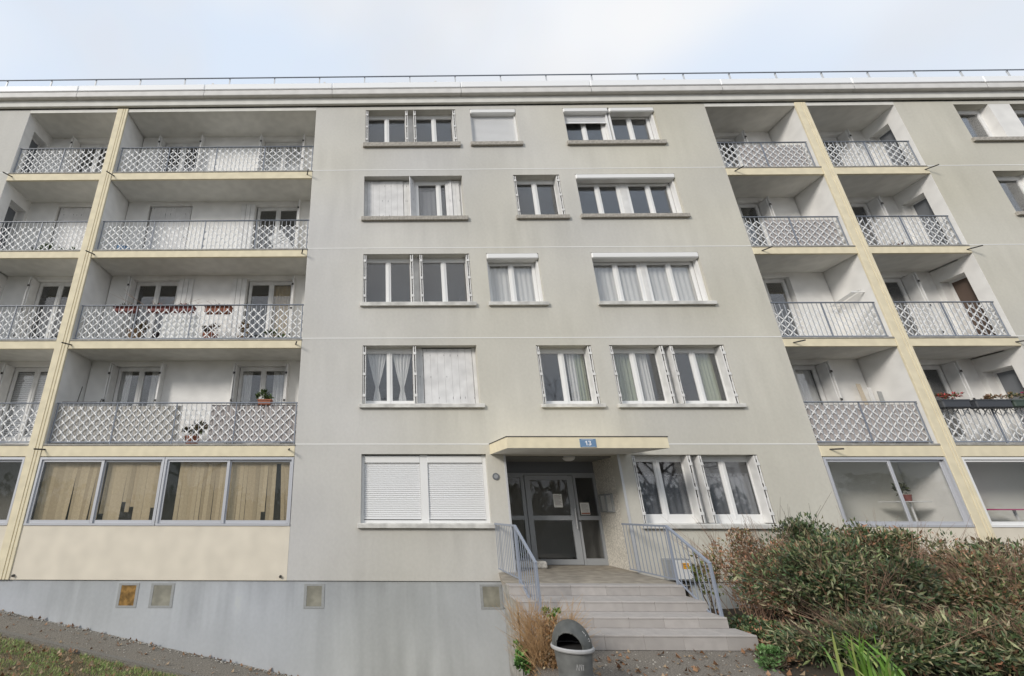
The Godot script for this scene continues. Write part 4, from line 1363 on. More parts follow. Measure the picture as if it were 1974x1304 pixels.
	for q in [[c, Vector3(7.6, -1.15, 2.8), Vector3(1.35, 0.72, 0.85), 291], [d, Vector3(9.3, -1.1, 1.75), Vector3(1.45, 0.80, 0.9), 292], [g, Vector3(7.2, -1.70, 3.8), Vector3(1.75, 0.36, 0.6), 293], [h, Vector3(8.7, -1.68, 4.05), Vector3(1.5, 0.42, 0.7), 294], [e, Vector3(9.9, -1.25, 2.95), Vector3(1.3, 0.74, 0.9), 295]]:
		leaves(q[0], "long_leaves", q[1], q[2], 1500, 0.14, 0.014, [Color(0.30, 0.31, 0.17), ol[3], Color(0.17, 0.21, 0.085), dk[2], dk[1]], q[3], 0.3, 0.25, 40)
		twigs(q[0], "bare_twigs", Vector3(q[1].x, -1.92, q[1].z), q[2] * 0.9, q[1].y + q[2].y + 1.92, 40, 0.006, M["twig_red"], q[3] + 50, Vector3.ZERO, 7)
	var cv := node("ground_ivy", self)
	tag(cv, "creeping ground cover between the bottom step and the hedge", "ground cover", "", "stuff")
	leaves(cv, "foliage", Vector3(6.2, -1.84, 2.7), Vector3(0.75, 0.26, 1.15), 6500, 0.055, 0.020, dk + [rd[0], ol[0]], 268, 0.6, 0.5, 40)
	# evergreen seedling by the railing
	var y := node("young_shrub", self)
	tag(y, "thin young shrub with yellow green leaves between the right railing and the hedge", "shrub")
	twigs(y, "stems", Vector3(6.35, yb, 1.25), Vector3(0.25, 0, 0.2), 1.45, 9, 0.008, M["bark"], 271)
	leaves(y, "foliage", Vector3(6.38, -1.2, 1.25), Vector3(0.30, 0.60, 0.25), 240, 0.10, 0.028, [Color(0.18, 0.22, 0.07), Color(0.10, 0.15, 0.04), Color(0.25, 0.27, 0.09)], 272, 0.5, 0.3, 9)
	# low green weed clump
	var w := node("weed_clump", self)
	tag(w, "small bright green leafy clump on the path edge below the bottom step", "plant")
	leaves(w, "foliage", Vector3(5.25, -1.86, 3.95), Vector3(0.27, 0.17, 0.22), 1000, 0.055, 0.020, [Color(0.08, 0.17, 0.05), Color(0.11, 0.21, 0.07), Color(0.15, 0.24, 0.10)], 281, 0.5, 0.6, 10)
	twigs(w, "stems", Vector3(5.25, -1.96, 3.95), Vector3(0.2, 0, 0.18), 0.2, 16, 0.005, M["bark"], 282)
	# strap leaved plant
	var ir := node("iris_clump", self)
	tag(ir, "clump of bright green strap shaped leaves in front of the hedge", "plant")
	var gr := RandomNumberGenerator.new()
	gr.seed = 9
	for k in 46:
		var s := newst()
		var p0 := Vector3(6.30 + gr.randfn() * 0.17, -1.98, 4.25 + gr.randfn() * 0.10)
		var az := gr.randf() * TAU
		var hh := gr.randf_range(0.32, 0.62)
		var bend := gr.randf_range(0.10, 0.52)
		var wd := gr.randf_range(0.012, 0.021)
		var dir := Vector3(cos(az), 0, sin(az))
		var sd := Vector3(-sin(az + 0.6), 0, cos(az + 0.6)) * wd
		var prev := p0
		for j in 6:
			var u := (j + 1) / 6.0
			var drop := 0.0 if gr.randf() < 0.7 else 0.12 * u * u
			var nx := p0 + Vector3.UP * (hh * (u - 0.28 * bend * 2.0 * u * u) - drop * 0.3) + dir * bend * u * u
			var w0 := 1.0 - pow(j / 6.0, 3.0)
			var w1 := 1.0 - pow(u, 3.0)
			quad(s, prev - sd * w0, prev + sd * w0, nx + sd * w1, nx - sd * w1)
			prev = nx
		s.generate_normals()
		obj("leaf", s, M["iris_leaf"] if gr.randf() < 0.8 else M["iris_pale"], ir)
	# dry straw coloured shrub left of the steps
	var st := node("straw_shrub", self)
	tag(st, "dry straw coloured clipped shrub between the left railing and the waste bin", "shrub")
	twigs(st, "stems", Vector3(2.28, -2.30, 3.85), Vector3(0.42, 0, 0.32), 0.94, 70, 0.006, M["twig_straw"], 301, Vector3.ZERO, 22)
	leaves(st, "dry_leaves", Vector3(2.28, -1.84, 3.85), Vector3(0.44, 0.50, 0.34), 6500, 0.052, 0.013, [Color(0.40, 0.22, 0.09), Color(0.30, 0.18, 0.09), Color(0.50, 0.33, 0.18), Color(0.20, 0.13, 0.08), Color(0.38, 0.31, 0.20)], 302, 0.5, 0.9, 26)
	leaves(st, "green_shoots", Vector3(1.88, -1.92, 3.9), Vector3(0.11, 0.24, 0.12), 260, 0.060, 0.022, [Color(0.10, 0.22, 0.04), Color(0.07, 0.16, 0.035)], 303, 0.5, 0.6, 6)
	leaves(st, "green_tips", Vector3(2.42, -1.36, 3.75), Vector3(0.13, 0.09, 0.1), 140, 0.05, 0.018, [Color(0.13, 0.24, 0.05), Color(0.09, 0.18, 0.04)], 304, 0.5, 0.7, 4)

# bare trees across the lawn behind the viewer: the windows mirror them
func branch(s: SurfaceTool, g: RandomNumberGenerator, a: Vector3, d: Vector3, len: float, r: float, depth: int) -> void:
	var mid := a + d * len * 0.5 + Vector3(g.randfn(), g.randfn() * 0.4, g.randfn()) * len * 0.05
	var e := a + d * len
	tube(s, a, mid, r, r * 0.85, 5 if depth > 3 else 3)
	tube(s, mid, e, r * 0.85, r * 0.66, 5 if depth > 3 else 3)
	if depth == 0: return
	for k in (3 if depth > 1 else 4):
		var nd := (d * 0.75 + Vector3(g.randfn(), g.randfn() * 0.6 + 0.25, g.randfn()) * 0.62).normalized()
		branch(s, g, e if k < 2 else mid.lerp(e, g.randf()), nd, len * g.randf_range(0.58, 0.82), r * 0.66, depth - 1)

func bare_trees() -> void:
	for q in [[-15.0, 26.0, 500, "bare winter tree mirrored in the windows of the left balconies"], [1.5, 27.0, 501, "bare winter tree mirrored in the window with the tied curtains"], [14.0, 25.0, 502, "bare winter tree mirrored in the pair of windows above the porch"], [24.0, 30.0, 503, "bare winter tree mirrored in the windows right of the porch"]]:
		var tr := node("bare_tree", self)
		tag(tr, q[3], "tree", "bare trees facing the block")
		var g := RandomNumberGenerator.new()
		g.seed = q[2]
		var o := Vector3(q[0], -2.6, q[1])
		var s := newst()
		tube(s, o, o + Vector3(0.1, 3.2, 0), 0.26, 0.20, 10)
		obj("trunk", s, M["bark"], tr)
		var c := newst()
		for k in 4:
			branch(c, g, o + Vector3(0.1, 2.6 + k * 0.2, 0), Vector3(g.randfn() * 0.5, 1.1, g.randfn() * 0.5).normalized(), 3.3, 0.13, 5)
		obj("crown", c, M["bark"], tr)
	var ev := node("evergreen_hedge", self)
	tag(ev, "dark evergreen hedge facing the block, mirrored in the entrance door and ground floor windows", "hedge", "", "stuff")
	for k in 6:
		leaves(ev, "foliage", Vector3(-26.0 + k * 12.0, -0.4, 23.0 + 1.5 * sin(k * 2.1)), Vector3(7.5, 2.6, 1.6), 3600, 0.55, 0.16, [Color(0.03, 0.05, 0.02), Color(0.045, 0.07, 0.03)], 520 + k, 0.5, 0.3, 40)

# ---------------------------------------------------------------- waste bin
func waste_bin() -> void:
	var b := node("waste_bin", self)
	var o := Vector3(2.22, 0, 5.0)
	tag(b, "grey metal waste bin with domed hood and scratched paint in front of the steps", "waste bin")
	var s := newst()
	lathe(s, o, [Vector2(0.001, -2.02), Vector2(0.165, -2.02), Vector2(0.17, -1.99), Vector2(0.19, -1.70), Vector2(0.212, -1.485)], 32)
	obj("body", s, M["bin_body"], b)
	var r := newst()
	lathe(r, o, [Vector2(0.205, -1.495), Vector2(0.232, -1.50), Vector2(0.242, -1.487), Vector2(0.242, -1.468), Vector2(0.232, -1.455), Vector2(0.205, -1.46)], 32)
	obj("rim", r, M["bin_rim"], b)
	# hood: half dome with an arched mouth
	var csg := CSGCombiner3D.new()
	csg.position = o + Vector3(0, -1.46, 0)
	csg.rotation.y = deg_to_rad(-30.0)
	var sp := CSGSphere3D.new()
	sp.radius = 0.222; sp.radial_segments = 40; sp.rings = 24
	sp.material = M["bin_metal"]
	sp.scale = Vector3(1, 1.18, 1)
	csg.add_child(sp)
	var inner := CSGSphere3D.new()
	inner.radius = 0.205; inner.radial_segments = 40; inner.rings = 24
	inner.operation = CSGShape3D.OPERATION_SUBTRACTION
	inner.material = M["dark"]
	inner.scale = Vector3(1, 1.18, 1)
	csg.add_child(inner)
	var lowbox := CSGBox3D.new()
	lowbox.size = Vector3(1, 0.5, 1); lowbox.position = Vector3(0, -0.25, 0)
	lowbox.operation = CSGShape3D.OPERATION_SUBTRACTION
	lowbox.material = M["dark"]
	csg.add_child(lowbox)
	var mouth := CSGCylinder3D.new()
	mouth.radius = 0.138; mouth.height = 0.4; mouth.sides = 32
	mouth.rotation.x = PI / 2.0
	mouth.position = Vector3(0, 0.012, 0.25)
	mouth.operation = CSGShape3D.OPERATION_SUBTRACTION
	mouth.material = M["bin_metal"]
	csg.add_child(mouth)
	put(csg, "hood", b)
	var k := newst()
	lathe(k, o, [Vector2(0.001, -1.475), Vector2(0.203, -1.472)], 24)
	obj("liner", k, M["dark"], b)
	# scratched white marks on the hood and the body
	var g := newst()
	var c := o + Vector3(0, -1.46, 0)
	for q in [[0.62, 0.62, 0.50, 0.70], [0.55, 0.70, 0.60, 0.58], [0.70, 0.55, 0.58, 0.50], [0.72, 0.36, 0.84, 0.38], [0.84, 0.38, 0.82, 0.26], [0.82, 0.26, 0.72, 0.28]]:
		var pts := []
		for j in 2:
			var az: float = q[j * 2]
			var el: float = q[j * 2 + 1]
			pts.append(c + Vector3(cos(el) * sin(az) , sin(el) * 1.18, cos(el) * cos(az)) * 0.2235)
		tube(g, pts[0], pts[1], 0.004, 0.004, 4)
	for q in [[-0.25, -1.66, -0.20, -1.60], [-0.20, -1.60, -0.14, -1.66], [-0.10, -1.66, -0.09, -1.60], [-0.04, -1.60, 0.03, -1.655], [0.03, -1.66, 0.06, -1.60], [0.10, -1.61, 0.18, -1.61], [0.14, -1.61, 0.14, -1.66]]:
		var pts := []
		for j in 2:
			var rr: float = 0.197 + (q[j * 2 + 1] + 1.63) * 0.1
			pts.append(o + Vector3(sin(q[j * 2]) * rr, q[j * 2 + 1], cos(q[j * 2]) * rr))
		tube(g, pts[0], pts[1], 0.0035, 0.0035, 4)
	obj("scratched_marks", g, M["bin_rim"], b)

# ---------------------------------------------------------------- things on the balconies
func pot(called: String, label: String, c: Vector3, w: float, h: float, dz: float, m: Material, plant: Array, cols: Array, n: int, len: float, seed_: int) -> void:
	var p := node(called, self)
	tag(p, label, "flower box" if dz < w * 0.7 else "flower pot")
	var s := newst()
	if dz < w * 0.7:
		bbox(s, c + Vector3(-w * 0.5, 0, -dz * 0.5), c + Vector3(w * 0.5, h, dz * 0.5), 0.02)
		box(s, c + Vector3(-w * 0.5 - 0.01, h - 0.03, -dz * 0.5 - 0.01), c + Vector3(w * 0.5 + 0.01, h + 0.003, dz * 0.5 + 0.01))
	else:
		lathe(s, c, [Vector2(0.001, 0), Vector2(w * 0.36, 0), Vector2(w * 0.48, h * 0.82), Vector2(w * 0.52, h * 0.84), Vector2(w * 0.52, h), Vector2(w * 0.44, h), Vector2(0.001, h * 0.93)], 20)
	obj("pot", s, m, p)
	leaves(p, "plant", c + Vector3(0, h + plant[1], 0), Vector3(plant[0], plant[1], plant[2]), n, len, len * 0.24, cols, seed_, 0.5, 0.6, 6)

func balcony_things() -> void:
	var gn := [Color(0.07, 0.12, 0.03), Color(0.10, 0.15, 0.04), Color(0.05, 0.08, 0.03)]
	var red := [Color(0.35, 0.03, 0.03), Color(0.08, 0.11, 0.04), Color(0.25, 0.06, 0.05)]
	var pk := [Color(0.40, 0.03, 0.12), Color(0.30, 0.05, 0.10), Color(0.10, 0.10, 0.05)]
	var f2: float = FLO[1]
	var f3: float = FLO[2]
	var f4: float = FLO[3]
	var f5: float = FLO[4]
	# first floor left: plant on the rail, plant in a pot on the floor
	pot("rail_pot", "green plant in a hanging box on the lowest left balcony rail", Vector3(-3.0, f2 + 1.0, -0.16), 0.34, 0.14, 0.16, M["terracotta"], [0.24, 0.12, 0.12], gn, 220, 0.09, 401)
	pot("floor_pot", "terracotta pot with a dry spreading plant on the lowest left balcony floor", Vector3(-4.85, f2 + 0.002, -0.42), 0.36, 0.26, 0.36, M["terracotta"], [0.36, 0.20, 0.2], [Color(0.14, 0.13, 0.07), Color(0.16, 0.10, 0.06), Color(0.10, 0.12, 0.05)], 320, 0.10, 402)
	var an := node("drying_frame", self)
	tag(an, "dark folded drying frame lying on the left end of the lowest left balcony rail", "drying rack")
	var s := newst()
	for k in 4: tube(s, Vector3(-8.24, f2 + 1.09, -0.16 - k * 0.06), Vector3(-7.35, f2 + 1.09, -0.16 - k * 0.06), 0.012, 0.012, 6)
	for x in [-8.2, -7.4]: tube(s, Vector3(x, f2 + 1.09, -0.15), Vector3(x, f2 + 1.09, -0.36), 0.012, 0.012, 6)
	obj("bars", s, M["iron"], an)
	var s2 := newst()
	tube(s2, Vector3(-7.95, f2 + 1.09, -0.30), Vector3(-7.93, f2 + 1.55, -0.34), 0.012, 0.010, 6)
	tube(s2, Vector3(-7.36, f2 + 1.09, -0.30), Vector3(-7.34, f2 + 1.22, -0.34), 0.012, 0.010, 6)
	obj("uprights", s2, M["iron"], an)
	# second floor left: red boxes behind the rail, a hung cloth, pots
	pot("rail_box", "dull red flower box at the left on the second left balcony rail", Vector3(-7.15, f3 + 0.90, -0.24), 0.62, 0.16, 0.18, M["red_pot"], [0.34, 0.03, 0.1], [Color(0.12, 0.10, 0.05), Color(0.08, 0.09, 0.04)], 60, 0.07, 411)
	pot("rail_box", "bright red flower box with bare twigs beside a door on the second left balcony rail", Vector3(-6.20, f3 + 0.90, -0.24), 0.62, 0.16, 0.18, M["red_pot"], [0.34, 0.03, 0.1], [Color(0.30, 0.04, 0.04), Color(0.12, 0.10, 0.05)], 70, 0.07, 412)
	pot("rail_box", "red flower box next to the hung white cloth on the second left balcony rail", Vector3(-5.52, f3 + 0.90, -0.24), 0.60, 0.16, 0.18, M["red_pot"], [0.34, 0.03, 0.1], [Color(0.30, 0.04, 0.04), Color(0.12, 0.10, 0.05)], 70, 0.07, 413)
	pot("rail_box", "terracotta flower box in the middle of the second left balcony rail", Vector3(-4.55, f3 + 0.86, -0.24), 0.72, 0.20, 0.18, M["terracotta"], [0.34, 0.03, 0.1], [Color(0.14, 0.10, 0.06), Color(0.10, 0.09, 0.05)], 60, 0.07, 414)
	var tw := node("bare_plant", self)
	tag(tw, "bare arching twigs rising from behind the second left balcony rail", "plant")
	twigs(tw, "stems", Vector3(-6.2, f3 + 0.9, -0.3), Vector3(1.2, 0, 0.15), 0.55, 9, 0.007, M["twig_red"], 421, Vector3.ZERO, 3)
	twigs(tw, "stems", Vector3(-4.4, f3 + 0.9, -0.3), Vector3(0.7, 0, 0.15), 0.32, 7, 0.006, M["twig_red"], 422, Vector3.ZERO, 3)
	var cl := node("hung_cloth", self)
	tag(cl, "white cloth hung behind the trellis of the second left balcony", "cloth")
	curtain(cl, -6.05, -5.0, f3 + 0.10, f3 + 0.82, -0.19, 4.0, 0.012, M["curtain"])
	pot("floor_pot", "brown pot with a dry bush behind the second left balcony trellis", Vector3(-4.75, f3 + 0.002, -0.40), 0.4, 0.30, 0.4, M["terracotta"], [0.30, 0.16, 0.2], [Color(0.18, 0.11, 0.07), Color(0.14, 0.12, 0.07)], 260, 0.08, 431)
	pot("floor_pot", "orange pot with tall stalks near the right of the second left balcony", Vector3(-3.85, f3 + 0.002, -0.40), 0.26, 0.22, 0.26, M["wood"], [0.14, 0.22, 0.12], [Color(0.20, 0.13, 0.06), Color(0.25, 0.15, 0.05)], 110, 0.10, 432)
	pot("floor_pot", "green plant on the floor at the right of the second left balcony", Vector3(-2.95, f3 + 0.002, -0.42), 0.34, 0.16, 0.34, M["dark_pot"], [0.34, 0.14, 0.2], gn, 260, 0.08, 433)
	pot("floor_pot", "sand coloured pot with a brown bush at the left of the second left balcony", Vector3(-6.85, f3 + 0.002, -0.42), 0.40, 0.42, 0.40, M["wood"], [0.30, 0.16, 0.18], [Color(0.16, 0.13, 0.07), Color(0.20, 0.14, 0.07)], 240, 0.08, 434)
	# third floor left
	var bu := node("blue_bucket", self)
	tag(bu, "blue bucket on the floor of the third left balcony", "bucket")
	s = newst()
	lathe(s, Vector3(-7.75, f4 + 0.002, -0.45), [Vector2(0.001, 0), Vector2(0.14, 0), Vector2(0.18, 0.34), Vector2(0.19, 0.35), Vector2(0.17, 0.35), Vector2(0.13, 0.05)], 20)
	obj("pail", s, M["blue_plastic"], bu)
	s = newst()
	for k in 8:
		var t0 := PI * k / 8.0
		var t1 := PI * (k + 1) / 8.0
		tube(s, Vector3(-7.75 + cos(t0) * 0.18, f4 + 0.35 + sin(t0) * 0.12, -0.45), Vector3(-7.75 + cos(t1) * 0.18, f4 + 0.35 + sin(t1) * 0.12, -0.45), 0.006, 0.006, 5)
	obj("handle", s, M["steel"], bu)
	var ch := node("folded_chair", self)
	tag(ch, "folded white garden chair leaning at the right end of the third left balcony", "chair")
	var t := Transform3D(Basis(Vector3.BACK, 0.55), Vector3(-2.75, f4 + 0.03, -0.45))
	s = newst()
	for x in [-0.22, 0.22]:
		box(s, Vector3(x - 0.02, 0, -0.02), Vector3(x + 0.02, 0.95, 0.02), t)
	obj("side_rails", s, M["white"], ch)
	s = newst()
	for k in 5: box(s, Vector3(-0.2, 0.5 + k * 0.09, -0.012), Vector3(0.2, 0.56 + k * 0.09, 0.012), t)
	obj("backrest", s, M["white"], ch)
	s = newst()
	box(s, Vector3(-0.2, 0.14, 0.024), Vector3(0.2, 0.46, 0.05), t)
	obj("seat", s, M["white"], ch)
	pot("floor_pot", "round green plant behind the trellis of the leftmost third floor balcony", Vector3(-10.10, f4 + 0.002, -0.40), 0.36, 0.16, 0.36, M["dark_pot"], [0.36, 0.17, 0.2], gn, 300, 0.08, 441)
	pot("floor_pot", "smaller green plant beside the pillar on the leftmost third floor balcony", Vector3(-9.35, f4 + 0.002, -0.40), 0.30, 0.12, 0.30, M["dark_pot"], [0.28, 0.12, 0.2], gn, 220, 0.08, 442)
	# right: boxes on the lowest outer balcony
	pot("rail_box", "dark flower box with red blooms next to the right pillar", Vector3(14.05, f2 + 0.86, 0.02), 0.66, 0.20, 0.20, M["dark_pot"], [0.40, 0.10, 0.12], red, 200, 0.07, 451)
	pot("rail_box", "long black flower box in the middle of the lowest right balcony rail", Vector3(14.95, f2 + 0.86, 0.02), 0.86, 0.20, 0.20, M["dark_pot"], [0.40, 0.08, 0.12], [Color(0.20, 0.12, 0.06), Color(0.14, 0.13, 0.06), Color(0.3, 0.16, 0.10)], 150, 0.07, 452)
	pot("rail_box", "dark green flower box beside the magenta pot on the right balcony rail", Vector3(15.65, f2 + 0.88, 0.02), 0.42, 0.17, 0.20, M["green_pot"], [0.20, 0.10, 0.10], [Color(0.2, 0.14, 0.08), Color(0.1, 0.12, 0.05)], 110, 0.07, 453)
	pot("rail_pot", "bright magenta pot with pink flowers hung on the right balcony rail", Vector3(16.08, f2 + 0.84, 0.04), 0.30, 0.26, 0.30, M["magenta_pot"], [0.18, 0.12, 0.12], pk, 160, 0.06, 454)
	# third floor outer right: small pots on the floor
	var rs := RandomNumberGenerator.new()
	rs.seed = 8
	for k in 5:
		pot("floor_pot", ["first small brown pot counted from the pillar on the third right outer balcony", "second small pot from the pillar on the third right outer balcony", "middle one of five small pots on the third right outer balcony", "fourth small pot from the pillar on the third right outer balcony", "last small pot from the pillar on the third right outer balcony"][k], Vector3(14.75 + k * 0.24, f4 + 0.002, -0.28), 0.18, 0.13, 0.18, [M["terracotta"], M["wood"], M["dark_pot"], M["terracotta"], M["dark_pot"]][k], [0.10, 0.05, 0.08], [Color(0.16, 0.12, 0.06), Color(0.22, 0.10, 0.07)], 40, 0.06, 461 + k)
	# second floor inner right: wall drying rack, first floor: leaning boards
	var dr := node("wall_drying_rack", self)
	tag(dr, "white folding drying rack fixed to the side wall of the second right balcony", "drying rack")
	s = newst()
	for k in 5:
		tube(s, Vector3(13.30 - k * 0.07, f3 + 1.52 - k * 0.02, -0.25), Vector3(13.30 - k * 0.07, f3 + 1.40 - k * 0.02, -0.98), 0.010, 0.010, 6)
	obj("bars", s, M["white_old"], dr)
	s = newst()
	for z in [-0.25, -0.95]:
		box(s, Vector3(12.99, f3 + (1.425 if z > -0.5 else 1.315), z - 0.012), Vector3(13.362, f3 + (1.455 if z > -0.5 else 1.345), z + 0.012))
	obj("brackets", s, M["white"], dr)
	var lb := node("leaning_boards", self)
	tag(lb, "pale wooden boards leaning in the corner of the lowest inner right balcony", "boards")
	for k in 3:
		s = newst()
		var tt := Transform3D(Basis(Vector3.RIGHT, -0.10) * Basis(Vector3.BACK, -0.07 - 0.03 * k), Vector3(12.86 + k * 0.13, f2 + 0.01, -0.80 + k * 0.06))
		box(s, Vector3(-0.05, 0, -0.012), Vector3(0.05, 1.75 - k * 0.12, 0.012), tt)
		obj("board", s, [M["pale_wood"], M["white_old"], M["grey_box"]][k], lb)
	# behind the right glazing: table with a potted plant
	var tb := node("glass_table", self)
	tag(tb, "small table with a slim leg behind the right ground floor glazing", "table")
	bx("table_top", Vector3(12.25, -0.02 + 0.26, -0.85), Vector3(13.1, 0.26, -0.42), M["white_old"], tb)
	s = newst()
	tube(s, Vector3(12.75, -1.238, -0.6), Vector3(12.75, 0.238, -0.6), 0.02, 0.02, 8)
	obj("leg", s, M["white"], tb)
	s = newst()
	lathe(s, Vector3(12.75, 0, -0.6), [Vector2(0.001, -1.236), Vector2(0.22, -1.236), Vector2(0.03, -1.20)], 20)
	obj("foot", s, M["white"], tb)
	pot("table_pot", "red pot with a spiky plant on the table behind the right glazing", Vector3(12.72, 0.262, -0.6), 0.20, 0.15, 0.20, M["red_pot"], [0.13, 0.13, 0.1], [Color(0.06, 0.07, 0.03), Color(0.09, 0.09, 0.05)], 90, 0.14, 471)
	var tb2 := node("low_table", self)
	tag(tb2, "red edged low table behind the rightmost ground floor glazing", "table")
	bx("table_top", Vector3(14.3, 0.06, -0.8), Vector3(15.2, 0.09, -0.4), M["magenta_pot"], tb2)
	for x in [14.36, 15.14]:
		bx("leg", Vector3(x - 0.02, -1.238, -0.62), Vector3(x + 0.02, 0.059, -0.58), M["white_old"], tb2)

# ---------------------------------------------------------------- ground
func ss(a: float, b: float, x: float) -> float:
	var t := clampf((x - a) / (b - a), 0.0, 1.0)
	return t * t * (3.0 - 2.0 * t)

const WX := 2.06   # retaining edge between the sunken strip and the entrance path

func gl(x: float, z: float) -> float:   # left part, sloping down along the wall
	var l := maxf(-2.06 - 0.181 * (x + 8.34), -3.95)
	l = minf(l, -1.75)
	return lerpf(l, -2.45, ss(3.5, 9.0, z))

func gr(x: float, z: float) -> float:   # right part
	return -1.90 - 0.062 * clampf(z - 3.2, 0.0, 9.0)

func gh(x: float, z: float) -> float:
	return gl(x, z) if x < WX else gr(x, z)

func sheet(called: String, xs: Array, zs: Array, fn: Callable, lift: float, m: Material, bump := 0.0) -> MeshInstance3D:
	var s := newst()
	var n := FastNoiseLite.new(); n.seed = 17; n.frequency = 1.1; n.fractal_octaves = 3
	var P := func(x: float, z: float) -> Vector3:
		return Vector3(x, fn.call(x, z) + lift + bump * n.get_noise_2d(x, z), z)
	for i in xs.size() - 1:
		for j in zs.size() - 1:
			quadw(s, P.call(xs[i], zs[j]), P.call(xs[i + 1], zs[j]), P.call(xs[i + 1], zs[j + 1]), P.call(xs[i], zs[j + 1]), Vector3.UP)
	s.index()
	s.generate_normals()
	return obj(called, s, m, self)

func steps_of(a: float, b: float, n: int) -> Array:
	var r := []
	for k in n + 1: r.append(lerpf(a, b, k / float(n)))
	return r

func ground() -> void:
	# terrain, one sheet each side of the retaining edge, out to the horizon
	var zs := [-90.0, -40.0, -7.0] + steps_of(0.0, 10.0, 50) + [14.0, 20.0, 40.0, 90.0, 200.0]
	var g := sheet("ground", [-250.0, -90.0, -40.0, -20.0] + steps_of(-14.0, WX, 40), zs, gl, -0.03, M["lawn"], 0.03)
	tag(g, "sloping lawn and earth left of the entrance", "ground", "", "structure")
	var g3 := sheet("ground", steps_of(WX, 2.60, 4), steps_of(-0.2, 3.30, 12), gl, -0.03, M["lawn"], 0.0)
	tag(g3, "sunken earth beside the plinth under the entrance landing", "ground", "", "structure")
	var g2 := sheet("ground", steps_of(2.60, 14.0, 40) + [20.0, 40.0, 90.0, 250.0], zs, gr, -0.03, M["soil"], 0.03)
	tag(g2, "bare soil under the hedge right of the entrance", "ground", "", "structure")
	var g4 := sheet("ground", steps_of(WX, 2.60, 4), steps_of(3.30, 10.0, 30) + [14.0, 20.0, 40.0, 90.0, 200.0], gr, -0.03, M["soil"], 0.0)
	tag(g4, "earth edge of the entrance path under the straw shrub", "ground", "", "structure")
	# paved strip along the plinth
	var st := sheet("pavement", steps_of(-14.0, 1.9, 60), steps_of(-0.03, 1.02, 8), gl, 0.035, M["strip"], 0.015)
	tag(st, "narrow worn tarmac strip sloping down along the grey plinth", "pavement", "", "structure")
	var kb := newst()
	for i in 60:
		var x0 := lerpf(-14.0, 1.9, i / 60.0)
		var x1 := lerpf(-14.0, 1.9, (i + 1) / 60.0)
		quadw(kb, Vector3(x0, gl(x0, 1.02) + 0.035, 1.02), Vector3(x1, gl(x1, 1.02) + 0.035, 1.02), Vector3(x1, gl(x1, 1.02) - 0.2, 1.02), Vector3(x0, gl(x0, 1.02) - 0.2, 1.02), Vector3(0, 0, 1))
		quadw(kb, Vector3(x0, gl(x0, 1.0) + 0.05, 1.02), Vector3(x1, gl(x1, 1.0) + 0.05, 1.02), Vector3(x1, gl(x1, 1.0) + 0.05, 1.13), Vector3(x0, gl(x0, 1.0) + 0.05, 1.13), Vector3.UP)
		quadw(kb, Vector3(x0, gl(x0, 1.0) + 0.05, 1.13), Vector3(x1, gl(x1, 1.0) + 0.05, 1.13), Vector3(x1, gl(x1, 1.1) - 0.2, 1.13), Vector3(x0, gl(x0, 1.1) - 0.2, 1.13), Vector3(0, 0, 1))
	tag(obj("kerb", kb, M["old_concrete"], self), "dark weathered kerb between the tarmac strip and the lawn", "kerb", "", "structure")
	# entrance path
	var edge := func(z: float) -> float: return 5.55 - 0.42 * (z - 3.3) if z < 5.0 else 4.84
	var s := newst()
	var zz := steps_of(3.31, 14.0, 40)
	for j in 40:
		var z0: float = zz[j]
		var z1: float = zz[j + 1]
		for i in 10:
			var a0 := lerpf(WX, edge.call(z0), i / 10.0)
			var a1 := lerpf(WX, edge.call(z0), (i + 1) / 10.0)
			var b0 := lerpf(WX, edge.call(z1), i / 10.0)
			var b1 := lerpf(WX, edge.call(z1), (i + 1) / 10.0)
			quadw(s, Vector3(a0, gr(a0, z0) + 0.006, z0), Vector3(a1, gr(a1, z0) + 0.006, z0), Vector3(b1, gr(b1, z1) + 0.006, z1), Vector3(b0, gr(b0, z1) + 0.006, z1), Vector3.UP)
	s.generate_normals()
	tag(obj("path", s, M["asphalt"], self), "worn tarmac path in front of the steps with leaf litter", "path", "", "structure")
	# retaining wall of the path
	var rw := newst()
	for j in 24:
		var z0 := lerpf(3.30, 9.0, j / 24.0)
		var z1 := lerpf(3.30, 9.0, (j + 1) / 24.0)
		quadw(rw, Vector3(WX, gr(0, z0) + 0.004, z0), Vector3(WX, gr(0, z1) + 0.004, z1), Vector3(WX, -4.4, z1), Vector3(WX, -4.4, z0), Vector3.LEFT)
	tag(obj("retaining_wall", rw, M["old_concrete"], self), "concrete retaining side of the entrance path above the sunken strip", "wall", "", "structure")
	var kp := node("kerb_stone", self)
	tag(kp, "greenish concrete edging stone between the straw shrub and the waste bin", "kerb stone")
	bx("stone", Vector3(2.40, -2.1, 4.35), Vector3(2.62, -1.62, 4.50), M["old_concrete"], kp, 0.012)
	# grass and litter
	scatter_grass()
	litter()

